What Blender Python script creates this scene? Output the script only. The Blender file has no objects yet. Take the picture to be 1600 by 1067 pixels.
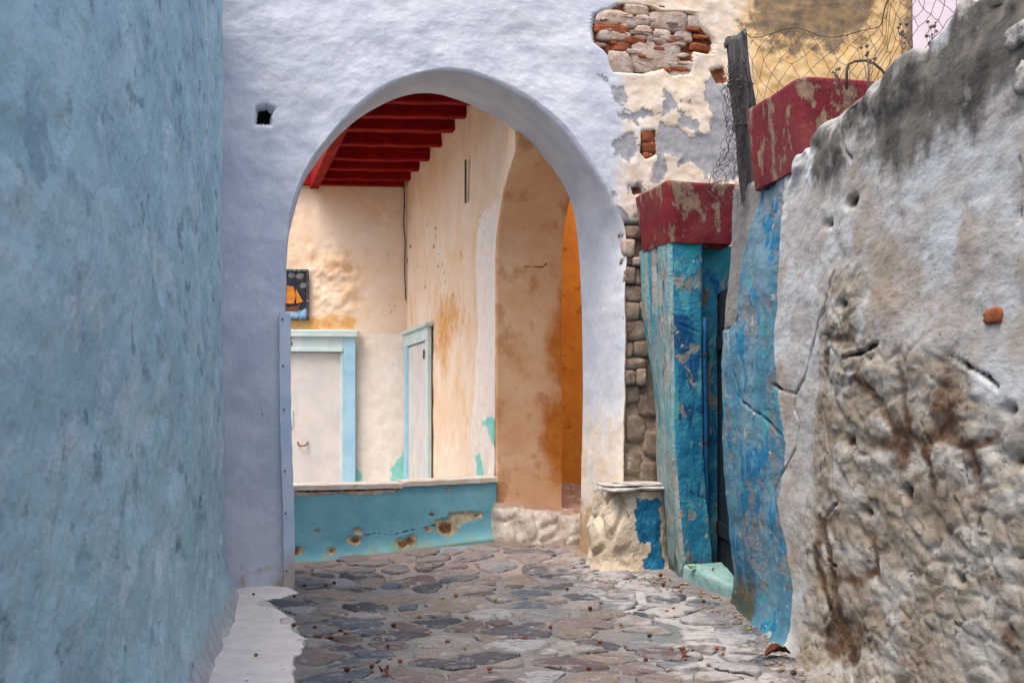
import bpy, math, random
import numpy as np
from mathutils import Vector
R_ = math.radians
SC = bpy.context.scene
COL = SC.collection
rng = random.Random(7)

# ------------------------------------------------------------------ camera, sky, sun, exposure
F, HZ, EYE = 1778.0, 645.0, 1.5          # focal length and horizon row of the 1600 px photograph, eye height
cam = bpy.data.objects.new('camera', bpy.data.cameras.new('camera')); COL.objects.link(cam)
cam.location = (0, 0, EYE); cam.rotation_euler = (R_(90), 0, 0)
cam.data.sensor_width = 36; cam.data.lens = F / 1600 * 36
cam.data.shift_y = (HZ - 533.5) / 1600
cam.data.clip_start = .05; cam.data.clip_end = 2000
cam.data.dof.use_dof = True; cam.data.dof.focus_distance = 10.3; cam.data.dof.aperture_fstop = 4.0
SC.camera = cam

SUN_DIR = Vector((-.30, -.34, 1.0)).normalized()     # towards the sun: high, from the left and a little behind
sun_el = math.asin(SUN_DIR.z); sun_az = math.atan2(SUN_DIR.x, SUN_DIR.y)
wd = bpy.data.worlds.new('World'); SC.world = wd; wd.use_nodes = True
wn = wd.node_tree
sky = wn.nodes.new('ShaderNodeTexSky'); sky.sky_type = 'NISHITA'; sky.sun_disc = False
sky.sun_elevation = sun_el; sky.sun_rotation = sun_az; sky.dust_density = 6.0; sky.air_density = .8; sky.ozone_density = .6
bg = wn.nodes.get('Background') or wn.nodes.new('ShaderNodeBackground')
wn.links.new(sky.outputs[0], bg.inputs[0]); bg.inputs[1].default_value = .15
sl = bpy.data.lights.new('sun', 'SUN'); sl.energy = .8; sl.angle = R_(28); sl.color = (1, .93, .82)
so = bpy.data.objects.new('sun', sl); COL.objects.link(so)
so.rotation_euler = (-SUN_DIR).to_track_quat('-Z', 'Y').to_euler(); so.location = (-6, -4, 12)
SC.view_settings.view_transform = 'Standard'; SC.view_settings.look = 'None'
SC.view_settings.exposure = 1.2; SC.view_settings.gamma = 1
SC.view_settings.use_curve_mapping = False

# ------------------------------------------------------------------ numpy noise
def _h(ix, iy, iz, seed):
    h = (ix.astype(np.uint32) * np.uint32(374761393) + iy.astype(np.uint32) * np.uint32(668265263)
         + iz.astype(np.uint32) * np.uint32(2147483647) + np.uint32((seed * 974711 + 12345) & 0xffffffff))
    h = (h ^ (h >> np.uint32(13))) * np.uint32(1274126177)
    h = (h ^ (h >> np.uint32(15))) * np.uint32(2246822519)
    return ((h ^ (h >> np.uint32(16))) & np.uint32(0xffffff)).astype(np.float32) / 16777215.0
def vnoise(p, seed=0):
    i = np.floor(p).astype(np.int64); f = (p - i).astype(np.float32); w = f * f * f * (f * (f * 6 - 15) + 10)
    r = 0
    for a in (0, 1):
        for b in (0, 1):
            for c in (0, 1):
                r = r + _h(i[..., 0] + a, i[..., 1] + b, i[..., 2] + c, seed) * \
                    (w[..., 0] if a else 1 - w[..., 0]) * (w[..., 1] if b else 1 - w[..., 1]) * (w[..., 2] if c else 1 - w[..., 2])
    return r * 2 - 1
def fbm(p, sc, o=4, seed=0, g=.5):
    q = np.asarray(p, dtype=np.float64) * sc; r = 0; a = 1; s = 0
    for k in range(o):
        r = r + a * vnoise(q + 17.3 * k, seed + k); s += a; a *= g; q = q * 2.03
    return r / s
def worley(p, sc, seed=0):
    q = np.asarray(p, dtype=np.float64) * sc; i = np.floor(q).astype(np.int64)
    f1 = np.full(q.shape[:-1], 9.0); f2 = f1.copy()
    for a in (-1, 0, 1):
        for b in (-1, 0, 1):
            for c in (-1, 0, 1):
                x, y, z = i[..., 0] + a, i[..., 1] + b, i[..., 2] + c
                d = (x + _h(x, y, z, seed) - q[..., 0])**2 + (y + _h(x, y, z, seed + 1) - q[..., 1])**2 + (z + _h(x, y, z, seed + 2) - q[..., 2])**2
                f2 = np.where(d < f1, f1, np.minimum(f2, d)); f1 = np.minimum(f1, d)
    return np.sqrt(f1), np.sqrt(f2)
def sstep(a, b, x):
    t = np.clip((x - a) / (b - a), 0, 1); return t * t * (3 - 2 * t)
def sd_line(t, z, pts):
    d = np.full(t.shape, 9.0)
    for (ax, ay), (bx, by) in zip(pts[:-1], pts[1:]):
        vx, vy = bx - ax, by - ay; h = np.clip(((t - ax) * vx + (z - ay) * vy) / (vx * vx + vy * vy + 1e-9), 0, 1)
        d = np.minimum(d, np.hypot(t - ax - h * vx, z - ay - h * vy))
    return d
def sd_poly(t, z, pts):
    pts = list(pts); d = sd_line(t, z, pts + [pts[0]]); ins = np.zeros(t.shape, bool)
    for (ax, ay), (bx, by) in zip(pts, pts[1:] + [pts[0]]):
        c = ((ay > z) != (by > z)) & (t < (bx - ax) * (z - ay) / (by - ay + 1e-12) + ax); ins ^= c
    return np.where(ins, -d, d)

# ------------------------------------------------------------------ walls as measured planes
class Plane:
    def __init__(s, ox, oy, dx, dy):
        l = math.hypot(dx, dy); s.o = (ox, oy); s.d = (dx / l, dy / l); s.n = (-dy / l, dx / l)   # n: to the left of d
    def pt(s, px, py):
        k = (px - 800) / F; t = (k * s.o[1] - s.o[0]) / (s.d[0] - k * s.d[1]); Y = s.o[1] + s.d[1] * t
        return (t, EYE + (HZ - py) / F * Y)
    def pts(s, l): return [s.pt(*p) for p in l]
    def world(s, t, z, b=0):
        t = np.asarray(t, float); z = np.asarray(z, float)
        return np.stack(np.broadcast_arrays(s.o[0] + s.d[0] * t + s.n[0] * b, s.o[1] + s.d[1] * t + s.n[1] * b, z), -1)
    def off(s, b): return Plane(s.o[0] + s.n[0] * b, s.o[1] + s.n[1] * b, *s.d)
TH = R_(15)
U = (math.cos(TH), math.sin(TH)); N = (-math.sin(TH), math.cos(TH))

# ------------------------------------------------------------------ object helpers
def wl(o):
    v = Vector((0, 0, 0))
    while o: v += o.location; o = o.parent
    return v
def tag(o, label=None, cat=None, group=None, kind=None):
    if label: o['label'] = label
    if cat: o['category'] = cat
    if group: o['group'] = group
    if kind: o['kind'] = kind
    return o
def thing(name, loc, label, cat, group=None):
    o = bpy.data.objects.new(name, None); COL.objects.link(o); o.location = loc; o.empty_display_size = .1
    return tag(o, label, cat, group)
def mesh(name, V, Fc, mat, parent=None, base=None, smooth=True, attrs=None):
    V = np.asarray(V, float).reshape(-1, 3)
    loc = Vector(base) if base is not None else Vector((0, 0, 0))
    off = wl(parent) + loc
    me = bpy.data.meshes.new(name)
    if isinstance(Fc, np.ndarray) and Fc.ndim == 2 and len(V):
        nf, k = Fc.shape; W = (V - np.array(off)).astype(np.float32)
        me.vertices.add(len(W)); me.vertices.foreach_set('co', W.ravel())
        me.loops.add(nf * k); me.loops.foreach_set('vertex_index', Fc.astype(np.int32).ravel())
        me.polygons.add(nf); me.polygons.foreach_set('loop_start', np.arange(0, nf * k, k, dtype=np.int32))
        me.update(calc_edges=True)
    else:
        me.from_pydata([tuple(v) for v in (V - np.array(off))], [], [tuple(int(i) for i in f) for f in Fc])
    if smooth: me.polygons.foreach_set('use_smooth', [True] * len(me.polygons))
    for k, a in (attrs or {}).items():
        at = me.attributes.new(k, 'FLOAT', 'POINT'); at.data.foreach_set('value', np.asarray(a, np.float32).ravel())
    if mat: me.materials.append(mat)
    me.validate(); me.update()
    o = bpy.data.objects.new(name, me); COL.objects.link(o); o.parent = parent; o.location = loc
    return o
def gridf(nu, nv, wrap=False):
    a = np.arange(nu * nv).reshape(nu, nv)
    if wrap: a = np.concatenate([a, a[:1]], 0)
    return np.stack([a[:-1, :-1], a[1:, :-1], a[1:, 1:], a[:-1, 1:]], -1).reshape(-1, 4)
class MB:
    def __init__(s): s.v = []; s.f = []
    def add(s, V, Fs):
        o = len(s.v); s.v += [tuple(map(float, v)) for v in V]; s.f += [tuple(int(i) + o for i in f) for f in Fs]; return s
    def box(s, c, ax, ay, az, bev=.0):
        """c centre; ax, ay, az half-axis vectors; bevelled by chamfering"""
        c, ax, ay, az = (np.array(q, float) for q in (c, ax, ay, az))
        if bev <= 0:
            V = [c + i * ax + j * ay + k * az for i in (-1, 1) for j in (-1, 1) for k in (-1, 1)]
            return s.add(V, [(0, 1, 3, 2), (4, 6, 7, 5), (0, 4, 5, 1), (2, 3, 7, 6), (0, 2, 6, 4), (1, 5, 7, 3)])
        L = [np.linalg.norm(q) for q in (ax, ay, az)]; e = [q / l for q, l in zip((ax, ay, az), L)]
        V = []; idx = {}
        for i in (-1, 1):
            for j in (-1, 1):
                for k in (-1, 1):
                    for m in range(3):
                        h = [L[q] if q == m else L[q] - bev for q in range(3)]
                        idx[i, j, k, m] = len(V); V.append(c + i * h[0] * e[0] + j * h[1] * e[1] + k * h[2] * e[2])
        Fs = []; S = (-1, 1)
        for sg in S:
            Fs.append([idx[sg, j, k, 0] for j, k in ((-1, -1), (1, -1), (1, 1), (-1, 1))])
            Fs.append([idx[i, sg, k, 1] for i, k in ((-1, -1), (1, -1), (1, 1), (-1, 1))])
            Fs.append([idx[i, j, sg, 2] for i, j in ((-1, -1), (1, -1), (1, 1), (-1, 1))])
        for a in S:
            for b in S:
                Fs.append([idx[-1, a, b, 1], idx[1, a, b, 1], idx[1, a, b, 2], idx[-1, a, b, 2]])
                Fs.append([idx[a, -1, b, 0], idx[a, 1, b, 0], idx[a, 1, b, 2], idx[a, -1, b, 2]])
                Fs.append([idx[a, b, -1, 0], idx[a, b, 1, 0], idx[a, b, 1, 1], idx[a, b, -1, 1]])
                for d in S: Fs.append([idx[a, b, d, 0], idx[a, b, d, 1], idx[a, b, d, 2]])
        return s.add(V, Fs)
    def tube(s, P, r, n=5, cap=True):
        P = [Vector(p) for p in P]; rings = []; o = len(s.v); m = len(P)
        rr = r if hasattr(r, '__len__') else [r] * m
        for i, p in enumerate(P):
            d = (P[min(i + 1, m - 1)] - P[max(i - 1, 0)])
            d = d.normalized() if d.length > 1e-9 else Vector((0, 0, 1))
            a = d.orthogonal().normalized() if i == 0 else (pa - d * pa.dot(d)).normalized()
            pa = a; b = d.cross(a)
            s.v += [tuple(p + (a * math.cos(6.2832 * k / n) + b * math.sin(6.2832 * k / n)) * rr[i]) for k in range(n)]
        for i in range(m - 1):
            for k in range(n):
                s.f.append((o + i * n + k, o + i * n + (k + 1) % n, o + (i + 1) * n + (k + 1) % n, o + (i + 1) * n + k))
        if cap:
            s.f.append(tuple(o + k for k in range(n))[::-1]); s.f.append(tuple(o + (m - 1) * n + k for k in range(n)))
        return s
    def build(s, name, mat, parent=None, base=None, smooth=False, attrs=None):
        return mesh(name, s.v, s.f, mat, parent, base, smooth, attrs)
_sph = None
def ico(level=2):
    import bmesh
    bm = bmesh.new(); bmesh.ops.create_icosphere(bm, subdivisions=level, radius=1)
    V = np.array([v.co[:] for v in bm.verts]); Fc = np.array([[v.index for v in f.verts] for f in bm.faces]); bm.free(); return V, Fc
ICO2, ICO3 = ico(2), ico(3)
def rubble(c, ax, ay, az, seed, power=3.2, rough=.10, lod=2):
    """an uneven, squarish stone: superellipsoid on three half-axis vectors"""
    V, Fc = ICO3 if lod == 3 else ICO2
    q = V / (np.abs(V)**power).sum(1, keepdims=True)**(1 / power)
    q = q * (1 + rough * fbm(V + seed * 3.7, 1.3, 3, seed))[:, None]
    q = q + .5 * rough * np.stack([fbm(V + seed * 9.1 + k, 3.2, 2, seed + k) for k in range(3)], -1)
    A = np.stack([np.array(ax, float), np.array(ay, float), np.array(az, float)])
    return np.array(c, float) + q @ A, Fc

def chunk(c, ax, ay, az, seed, rough=.06, cuts=9, lod=3):
    """a broken, angular stone: a box with random planes knocked off its corners"""
    r = np.random.RandomState(seed); V, Fc = ICO3 if lod == 3 else ICO2
    n = [np.eye(3)[k] * s_ for k in range(3) for s_ in (-1, 1)]; d = [r.uniform(.86, 1.0) for _ in n]
    n = [q + r.uniform(-.12, .12, 3) for q in n]
    for _ in range(cuts):
        q = r.normal(size=3); q /= np.linalg.norm(q); n.append(q); d.append(np.abs(q).sum() * r.uniform(.66, .92))
    n = np.array(n); n /= np.linalg.norm(n, axis=1, keepdims=True); pr = V @ n.T
    rad = np.where(pr > .02, np.array(d)[None] / np.maximum(pr, .02), 9).min(1)
    q = V * rad[:, None]; q = q + rough * np.stack([fbm(V * 1.0 + seed * .37 + k, 2.6, 3, seed + k) for k in range(3)], -1)
    return np.array(c, float) + q @ np.stack([np.array(ax, float), np.array(ay, float), np.array(az, float)]), Fc

# ------------------------------------------------------------------ materials
def lin(c):
    r = []
    for v in c[:3]:
        v /= 255.0; r.append(v / 12.92 if v <= .04045 else ((v + .055) / 1.055)**2.4)
    return (*r, 1)
class NT:
    def __init__(s, name):
        s.m = bpy.data.materials.new(name); s.m.use_nodes = True; s.t = s.m.node_tree; s.t.nodes.clear()
        s.out = s.t.nodes.new('ShaderNodeOutputMaterial'); s.b = s.t.nodes.new('ShaderNodeBsdfPrincipled')
        s.t.links.new(s.b.outputs[0], s.out.inputs[0]); s.pos = s.t.nodes.new('ShaderNodeNewGeometry').outputs['Position']
        s.b.inputs['Specular IOR Level'].default_value = .25; s.cache = {}
    def set(s, i, v):
        if isinstance(v, bpy.types.NodeSocket): s.t.links.new(v, i)
        else: i.default_value = v
    def attr(s, n):
        if n not in s.cache:
            a = s.t.nodes.new('ShaderNodeAttribute'); a.attribute_name = n; s.cache[n] = a.outputs['Fac']
        return s.cache[n]
    def math(s, op, a, b=0., c=0.):
        n = s.t.nodes.new('ShaderNodeMath'); n.operation = op
        for i, v in enumerate((a, b, c)): s.set(n.inputs[i], v)
        return n.outputs[0]
    def vec(s, st):
        if st not in s.cache:
            n = s.t.nodes.new('ShaderNodeVectorMath'); n.operation = 'MULTIPLY'; s.set(n.inputs[0], s.pos); n.inputs[1].default_value = st
            s.cache[st] = n.outputs[0]
        return s.cache[st]
    def noise(s, sc, det=5, ro=.6, st=(1, 1, 1), dist=0.):
        k = ('n', sc, det, ro, st, dist)
        if k not in s.cache:
            n = s.t.nodes.new('ShaderNodeTexNoise'); s.set(n.inputs['Vector'], s.vec(st) if st != (1, 1, 1) else s.pos)
            n.inputs['Scale'].default_value = sc; n.inputs['Detail'].default_value = det; n.inputs['Roughness'].default_value = ro
            n.inputs['Distortion'].default_value = dist; s.cache[k] = n.outputs['Fac']
        return s.cache[k]
    def voro(s, sc, st=(1, 1, 1), feat='F1', out='Distance'):
        n = s.t.nodes.new('ShaderNodeTexVoronoi'); n.feature = feat
        s.set(n.inputs['Vector'], s.vec(st) if st != (1, 1, 1) else s.pos); n.inputs['Scale'].default_value = sc
        return n.outputs[out]
    def mr(s, v, a, b, c=0., d=1., smooth=True):
        n = s.t.nodes.new('ShaderNodeMapRange'); n.interpolation_type = 'SMOOTHSTEP' if smooth else 'LINEAR'
        s.set(n.inputs[0], v)
        for i, q in enumerate((a, b, c, d)): n.inputs[i + 1].default_value = q
        return n.outputs[0]
    def mix(s, f, a, b):
        n = s.t.nodes.new('ShaderNodeMix'); n.data_type = 'RGBA'
        s.set(n.inputs[0], f); s.set(n.inputs[6], a); s.set(n.inputs[7], b); return n.outputs[2]
    def rnd(s):
        if 'rnd' not in s.cache: s.cache['rnd'] = s.t.nodes.new('ShaderNodeObjectInfo').outputs['Random']
        return s.cache['rnd']
def layered(name, base, layers=(), bump=((9, .5, .02), (45, .5, .004)), rough=.9, crack=None, crackw=.004, pre=None, spec=.2, crackcol=(38, 32, 28)):
    """base = (col, col2, noise scale); layers: kind sd|amt|noise"""
    n = NT(name); n.b.inputs['Roughness'].default_value = rough; n.b.inputs['Specular IOR Level'].default_value = spec
    if pre: n.pos = n.vec(pre)
    def two(c1, c2, sc, st=(1, 1, 1)): return n.mix(n.mr(n.noise(sc, 6, .62, st), .36, .64), lin(c1), lin(c2)) if c2 else lin(c1)
    col = two(*base)
    hl = []
    for L in layers:
        st = L.get('st', (1, 1, 1)); c = two(L['col'], L.get('col2'), L.get('cs', 8), L.get('cst', (1, 1, 1)))
        if L['kind'] == 'sd':
            nz = n.math('MULTIPLY', n.math('SUBTRACT', n.noise(L.get('ns', 30), 5, .65, st), .5), L.get('amp', .04))
            f = n.mr(n.math('ADD', n.attr(L['a']), nz), L.get('w', .004), -L.get('w', .004))
        elif L['kind'] == 'amt':
            nz = n.noise(L.get('ns', 12), 6, .65, st)
            v = n.math('ADD', n.attr(L['a']), n.math('MULTIPLY', n.math('SUBTRACT', nz, .5), L.get('amp', 1.2)))
            f = n.mr(v, L.get('lo', .3), L.get('hi', .7))
        else:
            f = n.mr(n.noise(L.get('ns', 12), L.get('det', 6), L.get('ro', .65), st, L.get('dist', 0.)), L['lo'], L['hi'])
            if 'a' in L: f = n.math('MULTIPLY', f, n.attr(L['a']))
        if 'op' in L: f = n.math('MULTIPLY', f, L['op'])
        if 'h' in L: hl.append(n.math('MULTIPLY', f, L['h']))
        col = n.mix(f, col, c)
    if crack:
        nz = n.math('MULTIPLY', n.math('SUBTRACT', n.noise(16, 4, .6), .5), .022)
        f = n.mr(n.math('ADD', n.math('ABSOLUTE', n.math('ADD', n.attr(crack), nz)), -.0), crackw, crackw * .25); col = n.mix(f, col, lin(crackcol)); hl.append(n.math('MULTIPLY', f, -.01))
    n.set(n.b.inputs['Base Color'], col)
    nor = None
    hs = None
    for sc, det, dist in bump:
        h = n.math('MULTIPLY', n.noise(sc, 6, det), dist); hs = h if hs is None else n.math('ADD', hs, h)
    for h in hl: hs = n.math('ADD', hs, h)
    if hs is not None:
        b = n.t.nodes.new('ShaderNodeBump'); b.inputs['Strength'].default_value = 1; b.inputs['Distance'].default_value = 1
        n.set(b.inputs['Height'], hs); n.t.links.new(b.outputs[0], n.b.inputs['Normal'])
    return n.m
def plain(name, c1, c2=None, sc=20, rough=.7, bumpd=.002, spec=.3, metal=0., var=0.):
    n = NT(name); n.b.inputs['Roughness'].default_value = rough; n.b.inputs['Specular IOR Level'].default_value = spec; n.b.inputs['Metallic'].default_value = metal
    col = n.mix(n.mr(n.noise(sc, 5, .6), .35, .65), lin(c1), lin(c2 or c1))
    if var:
        hs = n.t.nodes.new('ShaderNodeHueSaturation'); n.set(hs.inputs['Value'], n.mr(n.rnd(), 0, 1, 1 - var, 1 + var, False)); n.set(hs.inputs['Color'], col); col = hs.outputs[0]
    n.set(n.b.inputs['Base Color'], col)
    if bumpd:
        b = n.t.nodes.new('ShaderNodeBump'); b.inputs['Distance'].default_value = 1; n.set(b.inputs['Height'], n.math('MULTIPLY', n.noise(sc * 2.5, 5, .6), bumpd)); n.t.links.new(b.outputs[0], n.b.inputs['Normal'])
    return n.m

M = {}
M['left'] = layered('blue_limewash', ((164, 201, 212), (181, 212, 222), 1.6), [
    dict(kind='noise', ns=1.4, st=(1, .5, 1), lo=.44, hi=.64, col=(149, 183, 199), op=.75),
    dict(kind='noise', ns=3.0, st=(1, .45, 1), ro=.65, lo=.52, hi=.66, col=(199, 220, 228), op=.7),
    dict(kind='noise', ns=4.5, st=(1, .4, 1), ro=.65, lo=.55, hi=.68, col=(120, 147, 166), op=.65),
    dict(kind='noise', ns=7, st=(1, .40, .8), ro=.65, lo=.60, hi=.68, col=(96, 118, 137), op=.6, h=-.012),
    dict(kind='noise', ns=15, st=(1, .4, 1), lo=.58, hi=.72, col=(207, 222, 228), op=.6, h=.006),
    dict(kind='noise', ns=24, st=(1, .6, 1), lo=.68, hi=.74, col=(75, 89, 104), op=.6, h=-.006),
    dict(kind='amt', a='base', amp=.7, ns=8, lo=.4, hi=.9, col=(193, 195, 195), col2=(164, 172, 178))],
    bump=((4, .55, .07), (13, .6, .026), (60, .55, .004)))
M['arch'] = layered('white_lime_plaster', ((184, 191, 203), (202, 207, 215), 3), [
    dict(kind='noise', ns=6, lo=.55, hi=.75, col=(198, 194, 200), op=.6),
    dict(kind='noise', ns=14, st=(1, 1, 1.8), lo=.60, hi=.72, col=(186, 182, 180), op=.35),
    dict(kind='amt', a='cream', amp=.9, ns=5, lo=.3, hi=.9, col=(214, 196, 172), col2=(224, 213, 198)),
    dict(kind='amt', a='och', amp=.8, ns=4, lo=.25, hi=.85, col=(206, 168, 112), col2=(218, 190, 144)),
    dict(kind='amt', a='mould', amp=1.3, ns=9, lo=.45, hi=.75, col=(112, 100, 84), col2=(146, 124, 92)),
    dict(kind='amt', a='tan', amp=1.1, ns=9, lo=.42, hi=.75, col=(184, 158, 122), col2=(164, 138, 110)),
    dict(kind='sd', a='cem', amp=.26, ns=9, w=.006, col=(146, 147, 152), col2=(164, 164, 167), cs=20, h=-.006),
    dict(kind='sd', a='brk', amp=.07, ns=22, w=.008, col=(140, 90, 64), col2=(104, 62, 44), cs=14),
    dict(kind='sd', a='quo', amp=.05, ns=22, w=.008, col=(166, 148, 132), col2=(128, 108, 92), cs=9)],
    bump=((4, .5, .024), (18, .6, .004), (90, .5, .0012)), crack='crack')
M['cream'] = layered('cream_plaster', ((228, 204, 176), (233, 216, 196), 1.6), [
    dict(kind='noise', ns=2.2, st=(1, 1, .7), lo=.50, hi=.72, col=(222, 180, 128), op=.7),
    dict(kind='amt', a='white', amp=.35, ns=6, lo=.45, hi=.55, col=(238, 231, 220), col2=(230, 220, 206)),
    dict(kind='amt', a='ochre', amp=1.0, ns=5, lo=.35, hi=.9, col=(205, 150, 84), col2=(216, 172, 116)),
    dict(kind='sd', a='teal', amp=.20, ns=10, w=.008, col=(120, 205, 190), col2=(150, 215, 205)),
    dict(kind='sd', a='fleck', amp=.05, ns=26, w=.006, col=(92, 70, 50), col2=(60, 46, 36), h=-.01),
    dict(kind='amt', a='pit', amp=1.5, ns=26, st=(1, 1, .35), lo=.72, hi=.86, col=(96, 74, 54))],
    bump=((6, .55, .014), (30, .6, .006)), crack='crack')
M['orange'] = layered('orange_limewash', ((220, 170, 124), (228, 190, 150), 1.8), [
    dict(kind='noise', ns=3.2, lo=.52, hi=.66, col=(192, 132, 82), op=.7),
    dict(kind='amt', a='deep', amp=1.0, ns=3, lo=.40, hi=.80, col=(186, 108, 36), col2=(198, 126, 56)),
    dict(kind='noise', ns=30, lo=.72, hi=.76, col=(228, 198, 168), op=.7)], bump=((5, .5, .010), (30, .6, .003)), crack='crack')
M['deep'] = layered('deep_orange_limewash', ((236, 164, 66), (226, 148, 58), 3), [dict(kind='noise', ns=8, lo=.55, hi=.7, col=(172, 96, 32), op=.8)], bump=((8, .5, .01),))
M['dado'] = layered('turquoise_wall_paint', ((104, 164, 178), (124, 178, 188), 2.5), [
    dict(kind='noise', ns=5, st=(1, 1, .4), lo=.58, hi=.72, col=(140, 192, 196), op=.5),
    dict(kind='amt', a='low', amp=.9, ns=7, lo=.55, hi=.85, col=(120, 160, 140), col2=(150, 165, 140)),
    dict(kind='sd', a='chip', amp=.16, ns=14, w=.006, col=(196, 180, 150), col2=(160, 150, 125), cs=20, h=-.006),
    dict(kind='sd', a='rust', amp=.07, ns=18, w=.014, col=(86, 60, 38), col2=(128, 92, 60), cs=20),
    dict(kind='sd', a='bare', amp=.05, ns=20, w=.004, col=(226, 214, 198), col2=(200, 176, 154), cs=12, h=-.008)],
    bump=((7, .5, .008), (30, .6, .003)), crack='crack')
M['right'] = layered('weathered_rubble_plaster', ((153, 151, 149), (167, 167, 167), 2.0), [
    dict(kind='noise', ns=2.6, st=(1, 1, .45), ro=.7, lo=.48, hi=.66, col=(140, 127, 110), op=.8),
    dict(kind='noise', ns=4, st=(1, 1, .6), ro=.65, lo=.48, hi=.62, col=(175, 182, 186), op=.85),
    dict(kind='noise', ns=9, st=(1, 1, .6), ro=.7, lo=.58, hi=.72, col=(114, 103, 90), op=.7),
    dict(kind='amt', a='rub', amp=.9, ns=4, lo=.35, hi=.75, col=(127, 118, 105), col2=(147, 142, 132), cs=5),
    dict(kind='noise', a='rubm', ns=5, ro=.7, lo=.48, hi=.60, col=(158, 158, 155), op=.85),
    dict(kind='noise', a='rubm', ns=4.5, ro=.7, lo=.58, hi=.70, col=(110, 90, 70), op=.75),
    dict(kind='noise', a='rubm', ns=12, ro=.75, dist=.6, lo=.60, hi=.66, col=(77, 61, 44), op=.85, h=-.010),
    dict(kind='noise', a='rubm', ns=26, ro=.7, dist=.4, lo=.60, hi=.68, col=(70, 55, 42), op=.75, h=-.006),
    dict(kind='noise', a='rubm', ns=20, ro=.7, lo=.60, hi=.68, col=(171, 167, 160), op=.7, h=.006),
    dict(kind='noise', ns=50, ro=.6, lo=.66, hi=.70, col=(64, 55, 48), op=.8, h=-.004),
    dict(kind='amt', a='pit', amp=.9, ns=14, lo=.45, hi=.95, col=(57, 40, 28), col2=(88, 64, 42)),
    dict(kind='amt', a='mould', amp=1.5, ns=5, st=(1, 1, .45), lo=.38, hi=.74, col=(66, 64, 61), col2=(103, 99, 92), cs=10, cst=(1, 1, .3)),
    dict(kind='noise', a='mould', ns=14, st=(1, 1, .5), ro=.7, lo=.58, hi=.66, col=(138, 134, 127), op=.8),
    dict(kind='sd', a='blue', amp=.16, ns=9, st=(1, 1, .35), w=.012, col=(64, 114, 138), col2=(101, 131, 147), cs=5, cst=(1, 1, .25), h=.003),
    dict(kind='noise', a='bluem', ns=6, st=(1, 1, .3), dist=.4, lo=.52, hi=.57, col=(20, 96, 138), col2=(33, 112, 151), cs=14, op=.95),
    dict(kind='noise', a='bluem', ns=4.5, st=(1, 1, .55), dist=.8, lo=.54, hi=.585, col=(118, 127, 134), col2=(96, 103, 107), cs=10, op=.92, h=-.004),
    dict(kind='noise', a='bluem', ns=8, st=(1, 1, .45), dist=.5, lo=.585, hi=.62, col=(64, 136, 144), op=.9),
    dict(kind='noise', a='bluem', ns=12, st=(1, 1, .5), dist=.5, lo=.62, hi=.65, col=(155, 158, 156), op=.9, h=-.003),
    dict(kind='noise', a='bluem', ns=18, st=(1, 1, .4), dist=.5, lo=.66, hi=.69, col=(18, 64, 96), op=.9),
    dict(kind='amt', a='grime', amp=1.0, ns=7, st=(1, 1, .3), lo=.40, hi=.8, col=(53, 66, 59), col2=(90, 77, 52)),
    dict(kind='sd', a='slab', amp=.05, ns=14, w=.004, col=(116, 116, 116), col2=(127, 126, 124), cs=10, h=-.006)],
    bump=((5, .55, .030), (22, .65, .0055), (90, .6, .0025)), crack='crack', crackw=.0065, pre=(1, .42, 1))
M['pillar'] = layered('peeling_blue_paint', ((24, 100, 140), (46, 128, 156), 5, (1, 1, .5)), [
    dict(kind='noise', ns=6, st=(1, 1, .6), dist=.5, lo=.53, hi=.59, col=(12, 72, 122), op=.9),
    dict(kind='noise', ns=5, st=(1, 1, .6), dist=.6, lo=.55, hi=.61, col=(66, 150, 160), col2=(86, 142, 150), op=.85),
    dict(kind='noise', ns=4, st=(1, 1, .7), dist=.8, lo=.57, hi=.60, col=(116, 120, 118), col2=(140, 136, 126), cs=16, op=.92, h=-.006),
    dict(kind='noise', ns=13, st=(1, 1, .7), dist=.5, lo=.63, hi=.66, col=(176, 178, 172), op=.9, h=-.004),
    dict(kind='noise', ns=17, st=(1, 1, .35), lo=.64, hi=.70, col=(14, 48, 74), op=.8),
    dict(kind='amt', a='pale', amp=1.7, ns=8, st=(1, 1, .3), lo=.48, hi=.66, col=(156, 152, 142), col2=(96, 150, 160), cs=9, cst=(1, 1, .2)),
    dict(kind='amt', a='teal', amp=.8, ns=6, lo=.5, hi=.75, col=(44, 132, 142)),
    dict(kind='amt', a='low', amp=1.3, ns=7, st=(1, 1, .6), lo=.5, hi=.75, col=(88, 88, 82), col2=(56, 66, 72)),
    dict(kind='sd', a='chip', amp=.04, ns=25, w=.004, col=(118, 100, 84), h=-.006)],
    bump=((8, .65, .024), (32, .7, .008)), crack='crack', rough=.75)
M['redpaint'] = layered('peeling_red_paint', ((112, 21, 32), (93, 17, 27), 5), [
    dict(kind='noise', ns=3.0, lo=.46, hi=.64, col=(110, 44, 44), op=.85),
    dict(kind='noise', ns=7, st=(1, 1, .55), lo=.535, hi=.565, col=(133, 114, 89), col2=(110, 80, 70), cs=18, h=-.005),
    dict(kind='noise', ns=22, lo=.66, hi=.69, col=(167, 148, 124), op=.85, h=-.003)], bump=((14, .6, .010), (50, .6, .003)), rough=.6, spec=.3)
M['beam'] = layered('red_beam_paint', ((139, 17, 17), (118, 11, 13), 5), [dict(kind='noise', ns=10, st=(.3, 1, 1), lo=.6, hi=.75, col=(82, 8, 12), op=.8),
    dict(kind='noise', ns=7, st=(.35, 1, 1), ro=.7, lo=.58, hi=.70, col=(167, 38, 28), op=.7), dict(kind='noise', ns=26, st=(.4, 1, 1), lo=.66, hi=.70, col=(57, 15, 15), op=.8, h=-.002)], bump=((12, .6, .012), (40, .6, .003)), rough=.75, spec=.1)
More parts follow.
